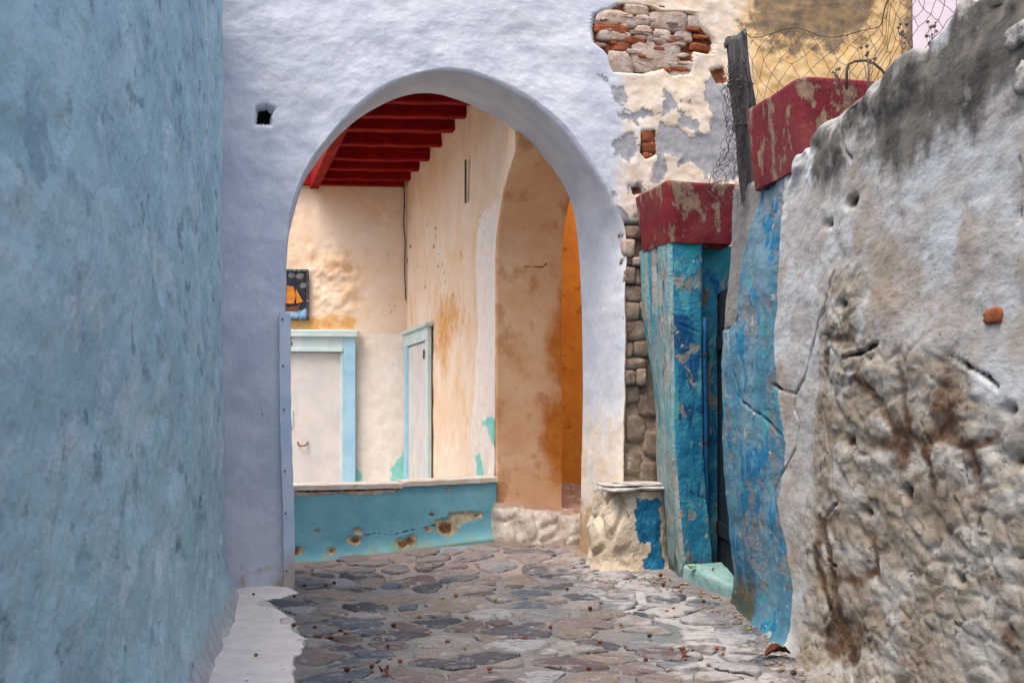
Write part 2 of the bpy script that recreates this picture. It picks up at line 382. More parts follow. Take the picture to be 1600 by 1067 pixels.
M['plinth'] = layered('chipped_plinth_plaster', ((178, 163, 140), (200, 188, 170), 6), [
    dict(kind='noise', ns=9, lo=.55, hi=.68, col=(176, 146, 108), op=.8),
    dict(kind='sd', a='blue', amp=.14, ns=12, w=.006, col=(14, 84, 130), col2=(40, 118, 152), cs=7, h=.004),
    dict(kind='noise', ns=16, ro=.7, lo=.63, hi=.68, col=(172, 166, 150), op=.8)], bump=((9, .6, .03), (36, .6, .008)), crack='crack')
M['stepm'] = layered('whitewashed_rock', ((180, 164, 148), (206, 196, 184), 7), [
    dict(kind='amt', a='top', amp=.8, ns=8, lo=.4, hi=.75, col=(168, 134, 112), col2=(186, 156, 134)),
    dict(kind='noise', ns=11, lo=.56, hi=.66, col=(222, 218, 210), op=.9),
    dict(kind='noise', ns=15, lo=.62, hi=.70, col=(116, 100, 86), op=.8)], bump=((8, .6, .03), (30, .65, .012)))
M['quoin'] = layered('rough_quoin_stone', ((120, 104, 90), (148, 134, 120), 9), [dict(kind='noise', ns=14, lo=.55, hi=.68, col=(110, 88, 70), op=.8), dict(kind='noise', ns=9, lo=.6, hi=.7, col=(206, 198, 190), op=.8)], bump=((14, .6, .02), (50, .6, .005)))
M['stonew'] = layered('white_rubble_stone', ((184, 172, 160), (160, 138, 122), 9), [dict(kind='noise', ns=16, lo=.58, hi=.68, col=(190, 130, 84), op=.6), dict(kind='noise', ns=24, lo=.64, hi=.7, col=(120, 84, 62), op=.7)], bump=((14, .6, .018), (50, .6, .005)))
M['brick'] = layered('orange_brick', ((146, 84, 54), (116, 64, 44), 14), [dict(kind='noise', ns=22, lo=.55, hi=.68, col=(96, 58, 42), op=.7), dict(kind='noise', ns=14, lo=.66, hi=.72, col=(222, 200, 180), op=.8)], bump=((30, .6, .01),))
M['slab'] = plain('grey_slate', (150, 146, 142), (186, 182, 176), 9, .85, .008)
M['sill'] = layered('worn_turquoise_step', ((100, 142, 142), (128, 160, 158), 7), [dict(kind='noise', ns=12, lo=.55, hi=.65, col=(150, 150, 148), op=.7), dict(kind='noise', ns=20, lo=.62, hi=.7, col=(100, 112, 112), op=.7)], bump=((12, .6, .012), (50, .6, .003)))
M['frame'] = layered('pale_blue_joinery_paint', ((178, 202, 206), (196, 212, 210), 4), [dict(kind='noise', ns=12, st=(1, 1, .25), lo=.62, hi=.72, col=(150, 178, 190), op=.7), dict(kind='noise', ns=40, lo=.70, hi=.73, col=(110, 100, 90), op=.7)], bump=((20, .5, .002),), rough=.55)
M['frameb'] = layered('sky_blue_joinery_paint', ((140, 186, 212), (160, 200, 218), 4), [dict(kind='noise', ns=14, st=(1, 1, .3), lo=.64, hi=.7, col=(90, 160, 200), op=.7)], bump=((20, .5, .002),), rough=.55)
M['door'] = layered('grey_white_door_paint', ((192, 192, 192), (206, 204, 200), 3), [dict(kind='noise', ns=5, lo=.55, hi=.7, col=(206, 190, 172), op=.7), dict(kind='noise', ns=26, lo=.68, hi=.72, col=(170, 160, 150), op=.7)], bump=((10, .5, .003),), rough=.6)
M['post'] = layered('chipped_pale_blue_post_paint', ((178, 196, 216), (196, 206, 220), 4), [dict(kind='noise', ns=30, st=(1, 1, .5), lo=.69, hi=.71, col=(58, 50, 46)), dict(kind='amt', a='low', amp=.6, ns=10, lo=.4, hi=.7, col=(176, 166, 158))], bump=((20, .5, .003),), rough=.6)
M['ledge'] = layered('marble_ledge', ((222, 214, 202), (206, 192, 174), 8), [dict(kind='noise', ns=30, lo=.64, hi=.7, col=(150, 128, 104), op=.8)], bump=((20, .5, .004),), rough=.6)
M['rustm'] = plain('rusty_iron', (96, 62, 38), (134, 92, 54), 60, .7, .001)
M['iron'] = plain('blackened_wire', (50, 42, 40), (78, 62, 54), 40, .6, 0)
M['pipe'] = plain('blue_pipe_paint', (16, 72, 122), (26, 90, 136), 20, .5, .001)
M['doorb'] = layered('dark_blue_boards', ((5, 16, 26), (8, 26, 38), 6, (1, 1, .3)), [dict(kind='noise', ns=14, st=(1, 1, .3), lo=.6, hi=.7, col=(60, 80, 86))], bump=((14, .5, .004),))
M['wood'] = layered('weathered_grey_wood', ((88, 88, 90), (58, 56, 58), 16, (1, 1, .12)), [dict(kind='noise', ns=30, st=(1, 1, .08), lo=.56, hi=.64, col=(30, 28, 28)), dict(kind='noise', ns=22, st=(1, 1, .1), lo=.62, hi=.7, col=(128, 124, 120), op=.8)], bump=((26, .6, .004),))
# streaky grain along the post
M['lilac'] = layered('lilac_plaster', ((206, 196, 208), (216, 208, 216), 1.5), [dict(kind='noise', ns=6, st=(1, 1, .2), lo=.6, hi=.75, col=(184, 172, 180), op=.5)], bump=((6, .5, .01),))
M['mortar'] = layered('grey_mortar_and_whitewash', ((108, 106, 107), (124, 122, 122), 5), [
    dict(kind='noise', ns=9, lo=.56, hi=.68, col=(99, 93, 93), op=.8),
    dict(kind='amt', a='warm', amp=.8, ns=4, lo=.4, hi=.8, col=(160, 144, 135), col2=(142, 129, 120)),
    dict(kind='amt', a='smear', amp=1.5, ns=5, lo=.48, hi=.68, col=(169, 167, 167), col2=(148, 148, 150), cs=14),
    dict(kind='noise', ns=28, lo=.66, hi=.71, col=(80, 74, 72), op=.7),
    dict(kind='sd', a='wash', amp=.07, ns=7, w=.008, col=(228, 223, 219), col2=(216, 211, 207), cs=6, h=.008),
    dict(kind='noise', ns=10, st=(1, 1.6, 1), ro=.7, lo=.58, hi=.72, col=(152, 141, 131), op=.45),
    dict(kind='sd', a='cemp', amp=.10, ns=8, w=.02, col=(99, 106, 108), col2=(110, 116, 116)),
    dict(kind='sd', a='bluep', amp=.05, ns=8, w=.01, col=(133, 163, 177), op=.85)],
    bump=((9, .65, .022), (40, .7, .012), (130, .6, .003)))
def cobble_mat():
    n = NT('cobble_stone'); n.b.inputs['Roughness'].default_value = .8; n.b.inputs['Specular IOR Level'].default_value = .25
    cr = n.t.nodes.new('ShaderNodeValToRGB'); n.set(cr.inputs[0], n.rnd()); cr.color_ramp.interpolation = 'CONSTANT'
    cols = [(112, 113, 117), (78, 87, 99), (130, 127, 126), (113, 102, 102), (73, 74, 81), (140, 141, 145), (104, 111, 119), (117, 109, 102), (91, 80, 82), (123, 126, 132), (58, 65, 73), (128, 120, 115)]
    while len(cr.color_ramp.elements) < len(cols): cr.color_ramp.elements.new(.5)
    for i, c in enumerate(cols): cr.color_ramp.elements[i].position = i / len(cols); cr.color_ramp.elements[i].color = lin(c)
    off = n.t.nodes.new('ShaderNodeVectorMath'); off.operation = 'ADD'; n.set(off.inputs[0], n.pos); sc = n.t.nodes.new('ShaderNodeVectorMath'); sc.operation = 'SCALE'
    sc.inputs[0].default_value = (31, 17, 5); n.set(sc.inputs['Scale'], n.rnd()); n.set(off.inputs[1], sc.outputs[0]); n.pos = off.outputs[0]; n.cache = {k: v for k, v in n.cache.items() if k == 'rnd'}
    col = n.mix(n.math('MULTIPLY', n.mr(n.noise(7, 6, .7, (1, 1.5, 1), .6), .53, .66), .7), cr.outputs[0], lin((160, 160, 164)))
    col = n.mix(n.math('MULTIPLY', n.mr(n.noise(12, 6, .75, (1, 2.4, 1), 1.0), .53, .62), .8), col, lin((61, 59, 61)))
    col = n.mix(n.math('MULTIPLY', n.mr(n.noise(6, 5, .65), .55, .68), .5), col, lin((119, 93, 82)))
    col = n.mix(n.math('MULTIPLY', n.mr(n.noise(50, 4, .7), .60, .68), .6), col, lin((54, 51, 52)))
    v = n.math('ADD', n.attr('smear'), n.math('MULTIPLY', n.math('SUBTRACT', n.noise(5, 6, .7), .5), 1.5))
    col = n.mix(n.math('MULTIPLY', n.mr(v, .46, .74), .85), col, lin((164, 162, 164)))
    v = n.math('ADD', n.attr('warm'), n.math('MULTIPLY', n.math('SUBTRACT', n.noise(6, 6, .65), .5), 1.2))
    col = n.mix(n.math('MULTIPLY', n.mr(v, .5, .8), .7), col, lin((154, 140, 132)))
    f = n.mr(n.math('ADD', n.attr('wash'), n.math('MULTIPLY', n.math('SUBTRACT', n.noise(7, 5, .65), .5), .07)), .008, -.008)
    col = n.mix(f, col, lin((197, 192, 188)))
    # mortar lapping over parts of the rim, a thin dark ring along the joint elsewhere
    f = n.mr(n.math('ADD', n.attr('rim'), n.math('MULTIPLY', n.math('SUBTRACT', n.noise(6, 5, .65), .5), 1.5)), .86, 1.06)
    col = n.mix(f, col, lin((110, 108, 108)))
    f = n.mr(n.math('ADD', n.attr('rim'), n.math('MULTIPLY', n.math('SUBTRACT', n.noise(9, 5, .65), .5), .3)), .965, 1.0)
    col = n.mix(n.math('MULTIPLY', f, n.mr(n.noise(3, 4, .6), .42, .55)), col, lin((48, 45, 44)))
    n.set(n.b.inputs['Base Color'], col)
    h = n.math('ADD', n.math('MULTIPLY', n.noise(9, 6, .7), .028), n.math('MULTIPLY', n.noise(36, 6, .7), .010))
    b = n.t.nodes.new('ShaderNodeBump'); b.inputs['Distance'].default_value = 1; n.set(b.inputs['Height'], h); n.t.links.new(b.outputs[0], n.b.inputs['Normal'])
    return n.m
M['cobble'] = cobble_mat()
M['earth'] = plain('dry_earth', (132, 118, 100), (112, 100, 86), 1.5, .95, .01)
M['soil'] = plain('dry_soil', (92, 76, 60), (70, 58, 48), 30, .95, .01)
M['grass'] = plain('dry_straw', (196, 172, 124), (166, 140, 92), 30, .8, 0)
M['weed'] = plain('green_weed_leaf', (74, 108, 50), (96, 128, 62), 30, .7, 0)
M['leaf'] = plain('dead_brown_leaf', (92, 44, 32), (62, 32, 26), 40, .7, .001)
M['berry'] = [plain('red_brown_berry', (98, 46, 32), (70, 34, 26), 60, .45, 0), plain('orange_berry', (136, 80, 42), (112, 64, 36), 60, .45, 0),
              plain('dark_berry', (62, 38, 34), (44, 30, 28), 60, .5, 0), plain('olive_berry', (132, 128, 54), (104, 104, 46), 60, .45, 0)]
M['seed'] = plain('dry_seed_head', (112, 98, 92), (84, 72, 68), 40, .8, 0)
M['navy'] = plain('picture_dark_sky', (26, 30, 40), (44, 46, 56), 14, .4, 0)
M['sail'] = plain('picture_sail_yellow', (214, 160, 60), (190, 112, 44), 9, .4, 0)
M['hull'] = plain('picture_hull_brown', (112, 66, 44), (84, 52, 40), 20, .4, 0)
M['wave'] = plain('picture_sea_blue', (60, 120, 170), (150, 186, 206), 16, .4, 0)
M['cloud'] = plain('picture_cloud_grey', (120, 122, 124), (82, 84, 90), 30, .4, 0)
M['pframe'] = layered('beaded_picture_frame', ((40, 44, 50), (70, 76, 82), 60), [dict(kind='noise', ns=60, lo=.58, hi=.62, col=(190, 200, 206))], bump=((60, .5, .004),), rough=.5)
M['numb'] = plain('numeral_dark_paint', (70, 66, 62), None, 30, .6, 0)

# ------------------------------------------------------------------ the ground
CP = [(-2.35, 9.3, .03), (-1.7, 6.3, 0), (1.81, 6.4, 0), (1.75, 8.6, 0), (1.4, 9.7, .09), (1.0, 10.38, .12), (.75, 11.1, .12), (-2.1, 10.98, .05), (-1.1, 11.2, .15), (-.16, 11.45, .25), (.4, 11.3, .2),
      (0, 4, 0), (0, 7, 0), (0, 8.3, 0), (-1, 8.5, 0), (0, 9.6, .04), (-1, 9.8, .04), (-2, 4, 0), (2, 4, 0), (0, 1, 0), (-1.5, 13, .2), (1, 13, .3), (-1.5, 16, .2)]
def ground_z(x, y):
    x = np.asarray(x, float); y = np.asarray(y, float); w = 0; s = 0
    for a, b, c in CP:
        k = np.exp(-((x - a)**2 + (y - b)**2) / (2 * .62**2)) + 1e-6; w = w + k; s = s + k * c
    return s / w
def gpt(px, py):
    Y = 8.0
    for _ in range(30):
        z = float(ground_z((px - 800) / F * Y, Y)); Y = .5 * Y + .5 * (EYE - z) * F / (py - HZ)
    return ((px - 800) / F * Y, Y)
def gpts(l): return [gpt(*p) for p in l]
WASH = gpts([(250, 1300), (325, 1067), (350, 925), (400, 915), (455, 918), (470, 926), (440, 936), (415, 941), (440, 955), (455, 968), (478, 1000), (462, 1028), (458, 1050), (462, 1080), (470, 1300)])
CEMP = gpts([(985, 985), (1020, 970), (1060, 978), (1070, 995), (1040, 1004), (990, 1000)])
BLUEP = gpts([(672, 860), (700, 854), (742, 852), (730, 858), (690, 864)])
SMEAR = gpts([(905, 880), (960, 905), (1010, 935), (1060, 965), (1090, 1000), (1130, 1040), (1190, 1090)])
def gattr(x, y):
    p3 = np.stack([x, y, 0 * x], -1)
    wash = sd_poly(x, y, WASH) + .035 * fbm(p3, 2.2, 4, 3)
    sm = sd_line(x, y, SMEAR)
    smear = np.clip(.74 - sm * .72, 0, 1) + .12 * sstep(.6, .1, np.abs(x - .2) * 0 + np.abs(y - 11.2))
    warm = sstep(8.9, 10.6, y) * .75 + .4 * sstep(1.2, 1.75, x) * sstep(9, 7, y)
    return dict(wash=wash, smear=smear, warm=warm, cemp=sd_poly(x, y, CEMP), bluep=sd_poly(x, y, BLUEP))
gx = np.concatenate([np.linspace(-4.5, -2.6, 20)[:-1], np.linspace(-2.6, 2.4, 300), np.linspace(2.4, 6, 20)[1:]])
gy = np.concatenate([np.linspace(-4, 5.4, 40)[:-1], np.linspace(5.4, 12.2, 380), np.linspace(12.2, 18, 30)[1:]])
GX, GY = np.meshgrid(gx, gy, indexing='ij')
P3 = np.stack([GX, GY, 0 * GX], -1)
ga = gattr(GX, GY)
GZ = ground_z(GX, GY) + .012 * fbm(P3, 2.2, 3, 5) + .006 * fbm(P3, 9, 3, 6) + .018 * sstep(.01, -.02, ga['wash'])
pave = mesh('alley_ground', np.stack([GX, GY, GZ], -1), gridf(*GX.shape), M['mortar'], attrs=ga)
tag(pave, 'grey mortared alley ground with a whitewashed strip along the left wall', kind='structure')
bx = np.linspace(-300, 300, 41); BX, BY = np.meshgrid(bx, bx, indexing='ij')
tag(mesh('terrain', np.stack([BX, BY, 0 * BX - .45], -1), gridf(41, 41), M['earth']), 'dry earth under and around the houses', kind='structure')

# cobbles: relaxed Voronoi cells, each a low domed stone of its own
def cobbles():
    rs = np.random.RandomState(11)
    pts = []
    sp = .325
    for i, y in enumerate(np.arange(5.6, 11.9, sp * .86)):
        for x in np.arange(-2.3, 1.95, sp):
            pts.append((x + (i % 2) * sp / 2 + rs.uniform(-.13, .13), y + rs.uniform(-.11, .11)))
    pts = np.array(pts); keep = rs.rand(len(pts)) > .20; pts = pts[keep]; wt = np.exp(rs.normal(0, .32, len(pts)))
    k = 0
    for i, c in enumerate(pts):
        wsh = sd_poly(np.array(c[0]), np.array(c[1]), WASH)
        if wsh < .04: continue
        if c[0] > 1.62 or (c[1] > 9.3 and c[0] > 1.15) or (c[1] > 10.6 and c[0] > .55): continue
        if c[0] < -2.0 + .1 * (9 - c[1]) and c[1] < 9.4: continue
        tpar = (c[1] - 10.88) - (c[0] + 2.11) * .268
        if tpar > -.16: continue
        if abs(sd_poly(np.array(c[0]), np.array(c[1]), CEMP)) < .1: continue
        if abs(c[0]) > .47 * c[1] + .3: continue
        d = pts - c; r2 = (d**2).sum(1); sel = (r2 < 1.0) & (r2 > 1e-9); nb = d[sel]; ww = wt[i] / (wt[i] + wt[sel])
        n = 30; th = np.arange(n) * 2 * math.pi / n
        e = np.stack([np.cos(th), np.sin(th)], -1)
        L = np.sqrt((nb**2).sum(1)); proj = e @ (nb / L[:, None]).T
        with np.errstate(divide='ignore', invalid='ignore'):
            r = np.where(proj > .05, (L * ww) / proj, 9).min(1)
        r = np.minimum(r, .36) - rs.uniform(.004, .03)
        ex = math.exp(rs.uniform(-.2, .2))
        for _ in range(1): r = .2 * np.roll(r, 1) + .6 * r + .2 * np.roll(r, -1)
        r = r * (1 + .26 * fbm(np.stack([e[:, 0], e[:, 1], 0 * th + i], -1), 1.9, 5, 40))
        r = np.maximum(r, .05) * rs.uniform(.86, 1.0)
        h = rs.uniform(.008, .028); tx, ty = rs.uniform(-.04, .04, 2)
        V = []; rim = []
        for fr, hh in ((0, 1), (.3, 1), (.62, 1), (.84, .93), (.945, .62), (1.0, -.15), (1.02, -1.8)):
            for q in range(n if fr else 1):
                x = c[0] + (e[q, 0] * r[q] * fr if fr else 0); y = c[1] + (e[q, 1] * r[q] * fr if fr else 0)
                V.append((x, y, hh * h + (tx * (x - c[0]) + ty * (y - c[1])) * (1 if hh > 0 else 0))); rim.append(fr)
        V = np.array(V); V[:, 2] += ground_z(V[:, 0], V[:, 1]) + (.012 * fbm(V * [1, 1, 0] + [0, 0, i], 6, 5, 50) + .005 * fbm(V * [1, 1, 0], 22, 2, 51)) * (np.array(rim) < 1)
        Fs = [(0, 1 + q, 1 + (q + 1) % n) for q in range(n)]
        for ring in range(5):
            o = 1 + ring * n
            Fs += [(o + q, o + n + q, o + n + (q + 1) % n, o + (q + 1) % n) for q in range(n)]
        a = gattr(V[:, 0], V[:, 1])
        mesh('stone', V, Fs, M['cobble'], pave, base=(c[0], c[1], float(ground_z(*c))), attrs=dict(wash=a['wash'], smear=a['smear'], warm=a['warm'], rim=np.array(rim)))
        k += 1
    return k
NCOB = cobbles()

# ------------------------------------------------------------------ left wall: blue limewash, flared foot, rounded far corner
def left_wall():
    path = [(-1.15, -4), (-1.05, 0), (-1.16, 2.5), (-1.80, 6.32), (-2.20, 8.55), (-2.30, 9.1), (-2.36, 9.28), (-2.48, 9.38), (-2.75, 9.36), (-3.4, 9.2)]
    pp = [path[0]]
    for (ax, ay), (bx_, by_) in zip(path[:-1], path[1:]):
        m = max(2, int(math.hypot(bx_ - ax, by_ - ay) / .04)) if ay > 1.9 or by_ > 2 else 12
        pp += [(ax + (bx_ - ax) * k / m, ay + (by_ - ay) * k / m) for k in range(1, m + 1)]
    pp = np.array(pp)
    for _ in range(30): pp[1:-1] = .25 * pp[:-2] + .5 * pp[1:-1] + .25 * pp[2:]
    dd = np.gradient(pp, axis=0); dd /= np.linalg.norm(dd, axis=1, keepdims=True); nn = np.stack([dd[:, 1], -dd[:, 0]], -1)
    z = np.concatenate([np.linspace(-.3, 5.6, 230), [5.62, 5.62]])
    inw = np.zeros_like(z); inw[-1] = .5; inw[-2] = .03
    nu, nv = len(pp), len(z)
    X = pp[:, None, 0] + 0 * z; Y = pp[:, None, 1] + 0 * z; ztop = np.interp(pp[:, 1], [-4, 2, 5, 7, 8.2], [3.0, 3.0, 3.7, 4.5, 5.15]); Z = -.3 + (z[None] + .3) * ((ztop + .3) / 5.92)[:, None] + 0 * X
    p3 = np.stack([X, Y, Z], -1)
    d = .035 * fbm(p3, .9, 3, 1) + .022 * fbm(p3 * [1, .6, 1], 3.2, 4, 2) + .006 * fbm(p3, 12, 3, 3)
    w1, w2 = worley(p3 * [1, .55, .8], 4.2, 9); d -= .028 * sstep(.42, .05, w1) * sstep(-.1, .35, fbm(p3, 1.1, 2, 8))
    d += .14 * np.exp(-np.maximum(Z, 0) / .22)
    d += -inw[None]
    X = X + nn[:, None, 0] * d; Y = Y + nn[:, None, 1] * d
    base = np.clip(1 - Z / .45, 0, 1)
    t = thing('plaster_wall', (-1.9, 7, 0), 'tall blue limewashed wall running along the left side of the alley', 'wall')
    mesh('wall_face', np.stack([X, Y, Z], -1), gridf(nu, nv), M['left'], t, attrs=dict(base=base))
    # core behind the rendered face
    return t
left_wall()

# ------------------------------------------------------------------ the wall with the big archway
AW = Plane(-1.906, 9.6, *U); TA = .74
AWb = AW.off(TA)
def resample(pts, n, smooth=0):
    p = np.array(pts, float); L = np.r_[0, np.cumsum(np.hypot(*np.diff(p, axis=0).T))]; s = np.linspace(0, L[-1], n)
    q = np.stack([np.interp(s, L, p[:, 0]), np.interp(s, L, p[:, 1])], -1)
    for _ in range(smooth): q[1:-1] = .25 * q[:-2] + .5 * q[1:-1] + .25 * q[2:]
    return q
def arch_wall():
    NO = 540
    fr = AW.pts([(447, 520), (448, 440), (451, 380), (456, 330), (466, 295), (474, 278), (492, 245), (517, 212), (542, 184), (593, 141), (644, 118), (694, 108), (740, 116), (780, 131), (818, 150), (877, 196), (917, 252), (946, 291), (966, 328), (975, 362), (975, 430), (973, 600), (970, 760), (962, 850)])
    fr = [(fr[0][0] + .02, -.3)] + fr + [(fr[-1][0] - .03, -.3)]
    bk = AWb.pts([(472, 285), (505, 240), (540, 199), (568, 178), (613, 155), (644, 146), (669, 144), (694, 147), (725, 160), (753, 170), (786, 190), (818, 214), (858, 252), (884, 294), (897, 324), (905, 396), (909, 478), (911, 600), (909, 760), (906, 868)])
    bk = [(.0, -.3), (0.0, 2.2), (.02, 2.9)] + bk + [(bk[-1][0], -.3)]
    O = resample(fr, NO, 60); B = resample(bk, NO, 60)
    B[:, 1] = np.where(np.arange(NO) < 3, B[:, 1], B[:, 1])
    wob = .018 * fbm(np.stack([O[:, 0], O[:, 1], 0 * O[:, 0]], -1), 2.3, 4, 77)
    O[:, 0] += wob; O[:, 1] += wob * .6
    g = np.gradient(O, axis=0); g /= np.linalg.norm(g, axis=1, keepdims=True); g = np.stack([-g[:, 1], g[:, 0]], -1)   # away from the opening
    q = np.linspace(0, 1, NO); q1, q2 = .36, .60
    T0, T1, Z1 = -1.8, 6.04, 5.8
    E = np.zeros((NO, 2))
    E[:, 0] = np.where(q < q1, T0, np.where(q < q2, T0 + (T1 - T0) * (q - q1) / (q2 - q1), T1))
    E[:, 1] = np.where(q < q1, -.3 + (Z1 + .3) * q / q1, np.where(q < q2, Z1, Z1 - (Z1 + .3) * (q - q2) / (1 - q2)))
    r = .035
    tt, zz, bb, sof = [], [], [], []
    def put(p, b, s): tt.append(p[:, 0]); zz.append(p[:, 1]); bb.append(np.full(NO, b)); sof.append(np.full(NO, s))
    for k in range(26):
        b = TA - (TA - r) * k / 25; w = b / TA; put(O * (1 - w) + B * w, b, 1.)
    for k in range(1, 6):
        a = k / 5 * math.pi / 2; put(O + g * (r * (1 - math.cos(a))), r * (1 - math.sin(a)), 1 - k / 5)
    O2 = O + g * r
    for k in range(1, 231):
        w = (k / 230)**1.25; put(O2 * (1 - w) + E * w, 0., 0.)
    nf = len(tt)
    put(E, TA, -1.)
    for k in range(1, 20):
        w = k / 20; put(E * (1 - w) + B * w, TA, -1.)
    put(B, TA, -1.)
    t, z, b, sf = (np.array(v) for v in (tt, zz, bb, sof))
    p3 = AW.world(t, z, b)
    px2 = lambda l: AW.pts(l)
    tz = np.stack([t, z, 0 * t], -1)
    nz = fbm(tz, 7, 3, 21)
    brk1 = sd_poly(t, z, px2([(930, 22), (972, 6), (1012, 8), (1030, 18), (1085, 20), (1094, 38), (1114, 66), (1108, 84), (1084, 80), (1078, 114), (1048, 118), (1038, 106), (1005, 116), (958, 112), (952, 88), (930, 66), (926, 45)]))
    brk2 = sd_poly(t, z, px2([(1003, 205), (1024, 203), (1025, 240), (1010, 248), (1002, 238)]))
    brk3 = sd_poly(t, z, px2([(1112, 110), (1130, 105), (1136, 128), (1120, 130)])); brk4 = sd_poly(t, z, px2([(988, 292), (1002, 290), (1006, 302), (990, 304)]))
    brk = np.minimum(np.minimum(brk1, brk2), np.minimum(brk3, brk4)) + .012 * nz
    cem = None
    for pl in ([(936, 118), (960, 136), (982, 134), (980, 146), (970, 166), (962, 160), (958, 142)], [(966, 182), (1000, 172), (1018, 178), (1000, 190), (996, 200), (985, 192)],
               [(952, 224), (990, 204), (998, 226), (984, 256), (970, 250)], [(1037, 136), (1052, 145), (1060, 165), (1050, 180), (1028, 180), (1038, 160)],
               [(1030, 190), (1052, 195), (1080, 212), (1110, 206), (1112, 180), (1096, 130), (1112, 120), (1134, 132), (1160, 150), (1160, 280), (1114, 284), (1080, 250), (1060, 260), (1068, 246), (1042, 240), (1036, 252), (1046, 270), (1040, 284), (1016, 284), (1024, 262), (1030, 250), (1028, 220)],
               [(975, 432), (979, 434), (977, 500), (974, 560), (968, 602), (958, 596), (955, 580), (962, 520), (968, 470)], [(976, 286), (1006, 284), (1010, 300), (984, 300)], [(952, 292), (968, 322), (986, 340), (1000, 330), (1000, 350), (974, 352)], [(1060, 155), (1094, 162), (1094, 166), (1062, 164)], [(1062, 170), (1092, 196), (1088, 204), (1066, 196)]):
        s = sd_poly(t, z, px2(pl)); cem = s if cem is None else np.minimum(cem, s)
    cem = cem + .022 * nz
    quo = sd_poly(t, z, px2([(978, 348), (1060, 352), (1060, 770), (974, 764), (975, 600), (972, 440)])) + .010 * nz
    hole = sd_poly(t, z, px2([(400, 168), (418, 164), (428, 172), (424, 182), (426, 194), (399, 193), (401, 180)]))
    crack = np.full(t.shape, 9.)
    crack = np.minimum(crack, sd_line(t, z, px2([(1086, 20), (1100, 40), (1118, 70), (1108, 88)])))
    for l in ([(600, 40), (640, 62), (690, 66), (720, 84)], [(860, 60), (880, 100), (900, 130), (905, 170)], [(400, 600), (412, 660), (408, 720)], [(370, 260), (400, 290), (440, 300)], [(840, 20), (835, 60), (850, 110)]):
        crack = np.minimum(crack, sd_line(t, z, px2(l)) + .0025 + (sf > 0) * 9)
    zf = np.where(sf > -.5, 1, 0)
    kx = 800 + F * p3[..., 0] / p3[..., 1]      # where along the wall (only to place the stain regions)
    s_al = t
    och = sstep(AW.pt(1090, 0)[0], AW.pt(1210, 0)[0], s_al + .25 * fbm(tz, 1.5, 2, 31)) * 1.0
    cream = sstep(AW.pt(900, 0)[0], AW.pt(1020, 0)[0], s_al + .35 * fbm(tz, 1.2, 3, 32)) * (sf < .5) * .9 + .65 * (sf > .5) * sstep(1.0, .1, z) + .5 * (sf < .5) * sstep(AW.pt(955, 0)[0], AW.pt(975, 0)[0], s_al) * sstep(2.6, 1.2, z)
    cream = np.maximum(cream, .75 * sstep(2.4, 1.0, z) * sstep(2, 2.6, t) * (sf > -.5))
    a0 = AW.pt(1285, 15)
    mould = .30 * och + 1.0 * np.exp(-(((t - a0[0]) / .55)**2 + ((z - a0[1] - .12) / .42)**2)) + .35 * np.exp(-(((t - AW.pt(1190, 10)[0]) / .5)**2 + ((z - 5.2) / .35)**2)) + .5 * sstep(AW.pt(1400, 0)[0], AW.pt(1425, 0)[0], t) * sstep(4.6, 5.2, z)
    tan = .9 * sstep(1.15, .2, z) * sstep(2.3, 2.7, t) + .45 * sstep(.6, .1, z) * (t < 1)
    d = .030 * fbm(tz, 1.1, 3, 22) + .012 * fbm(tz * [1, 1.6, 1], 3.0, 4, 23) + .003 * fbm(tz, 14, 3, 24)
    d = d + .010 * np.maximum(0, fbm(tz * [1, 1.7, 1], 7, 3, 27)) * sstep(2.6, 3.6, t)
    d *= np.where(sf > .01, .55, 1.0)
    d += -.055 * sstep(.012, -.018, brk) * (sf == 0) - .007 * sstep(.006, -.012, cem) * (sf == 0) - .085 * sstep(.012, -.02, quo) * (sf == 0) - .09 * sstep(.008, -.010, hole) * (sf == 0)
    d += .10 * np.exp(-np.maximum(z - .1, 0) / .16) * sstep(2.6, 3.0, t) * (sf < .5)
    # outward: in front face towards the viewer (-n), on the soffit into the opening (-g)
    front = np.clip(1 - sf, 0, 1) * (sf > -.5)
    P = AW.world(t - g[:, 0][None] * d * (sf > .3), z - g[:, 1][None] * d * (sf > .3), b - d * front)
    P = np.transpose(P, (1, 0, 2))
    T = thing('archway_wall', (-.6, 9.95, 0), 'tall white plastered wall pierced by the big pointed archway', 'wall')
    at = dict(brk=np.where(front > .5, brk, 1), cem=np.where(front > .5, cem, 1), quo=np.where(front > .5, quo, 1), crack=crack, och=och * front, cream=cream, mould=mould * front, tan=tan)
    Fc = gridf(NO, t.shape[0]); Fc = Fc[((np.transpose(hole).ravel() + 9 * (np.transpose(sf).ravel() != 0))[Fc] > -.003).any(1)]     # a put-log hole right into the hollow of the wall
    mesh('wall', P, Fc, M['arch'], T, attrs={k: np.transpose(v) for k, v in at.items()})
    # rubble and bricks laid bare where the plaster fell off
    def st(x0, y0, x1, y1, mat, name='stone', dep=.05, out=0.0, pw=5.0):
        (ta, za), (tb, zb) = AW.pt(x0, y1), AW.pt(x1, y0); c = AW.world((ta + tb) / 2, (za + zb) / 2, dep + .004 - out)
        V, Fc = chunk(c, np.array([*U, 0]) * ((tb - ta) / 2 * 1.16), np.array([*N, 0]) * dep, np.array([0, 0, 1]) * ((zb - za) / 2 * 1.14), rng.randrange(9999), .07, 7)
        mesh(name, V, Fc, mat, T, base=None, smooth=False)
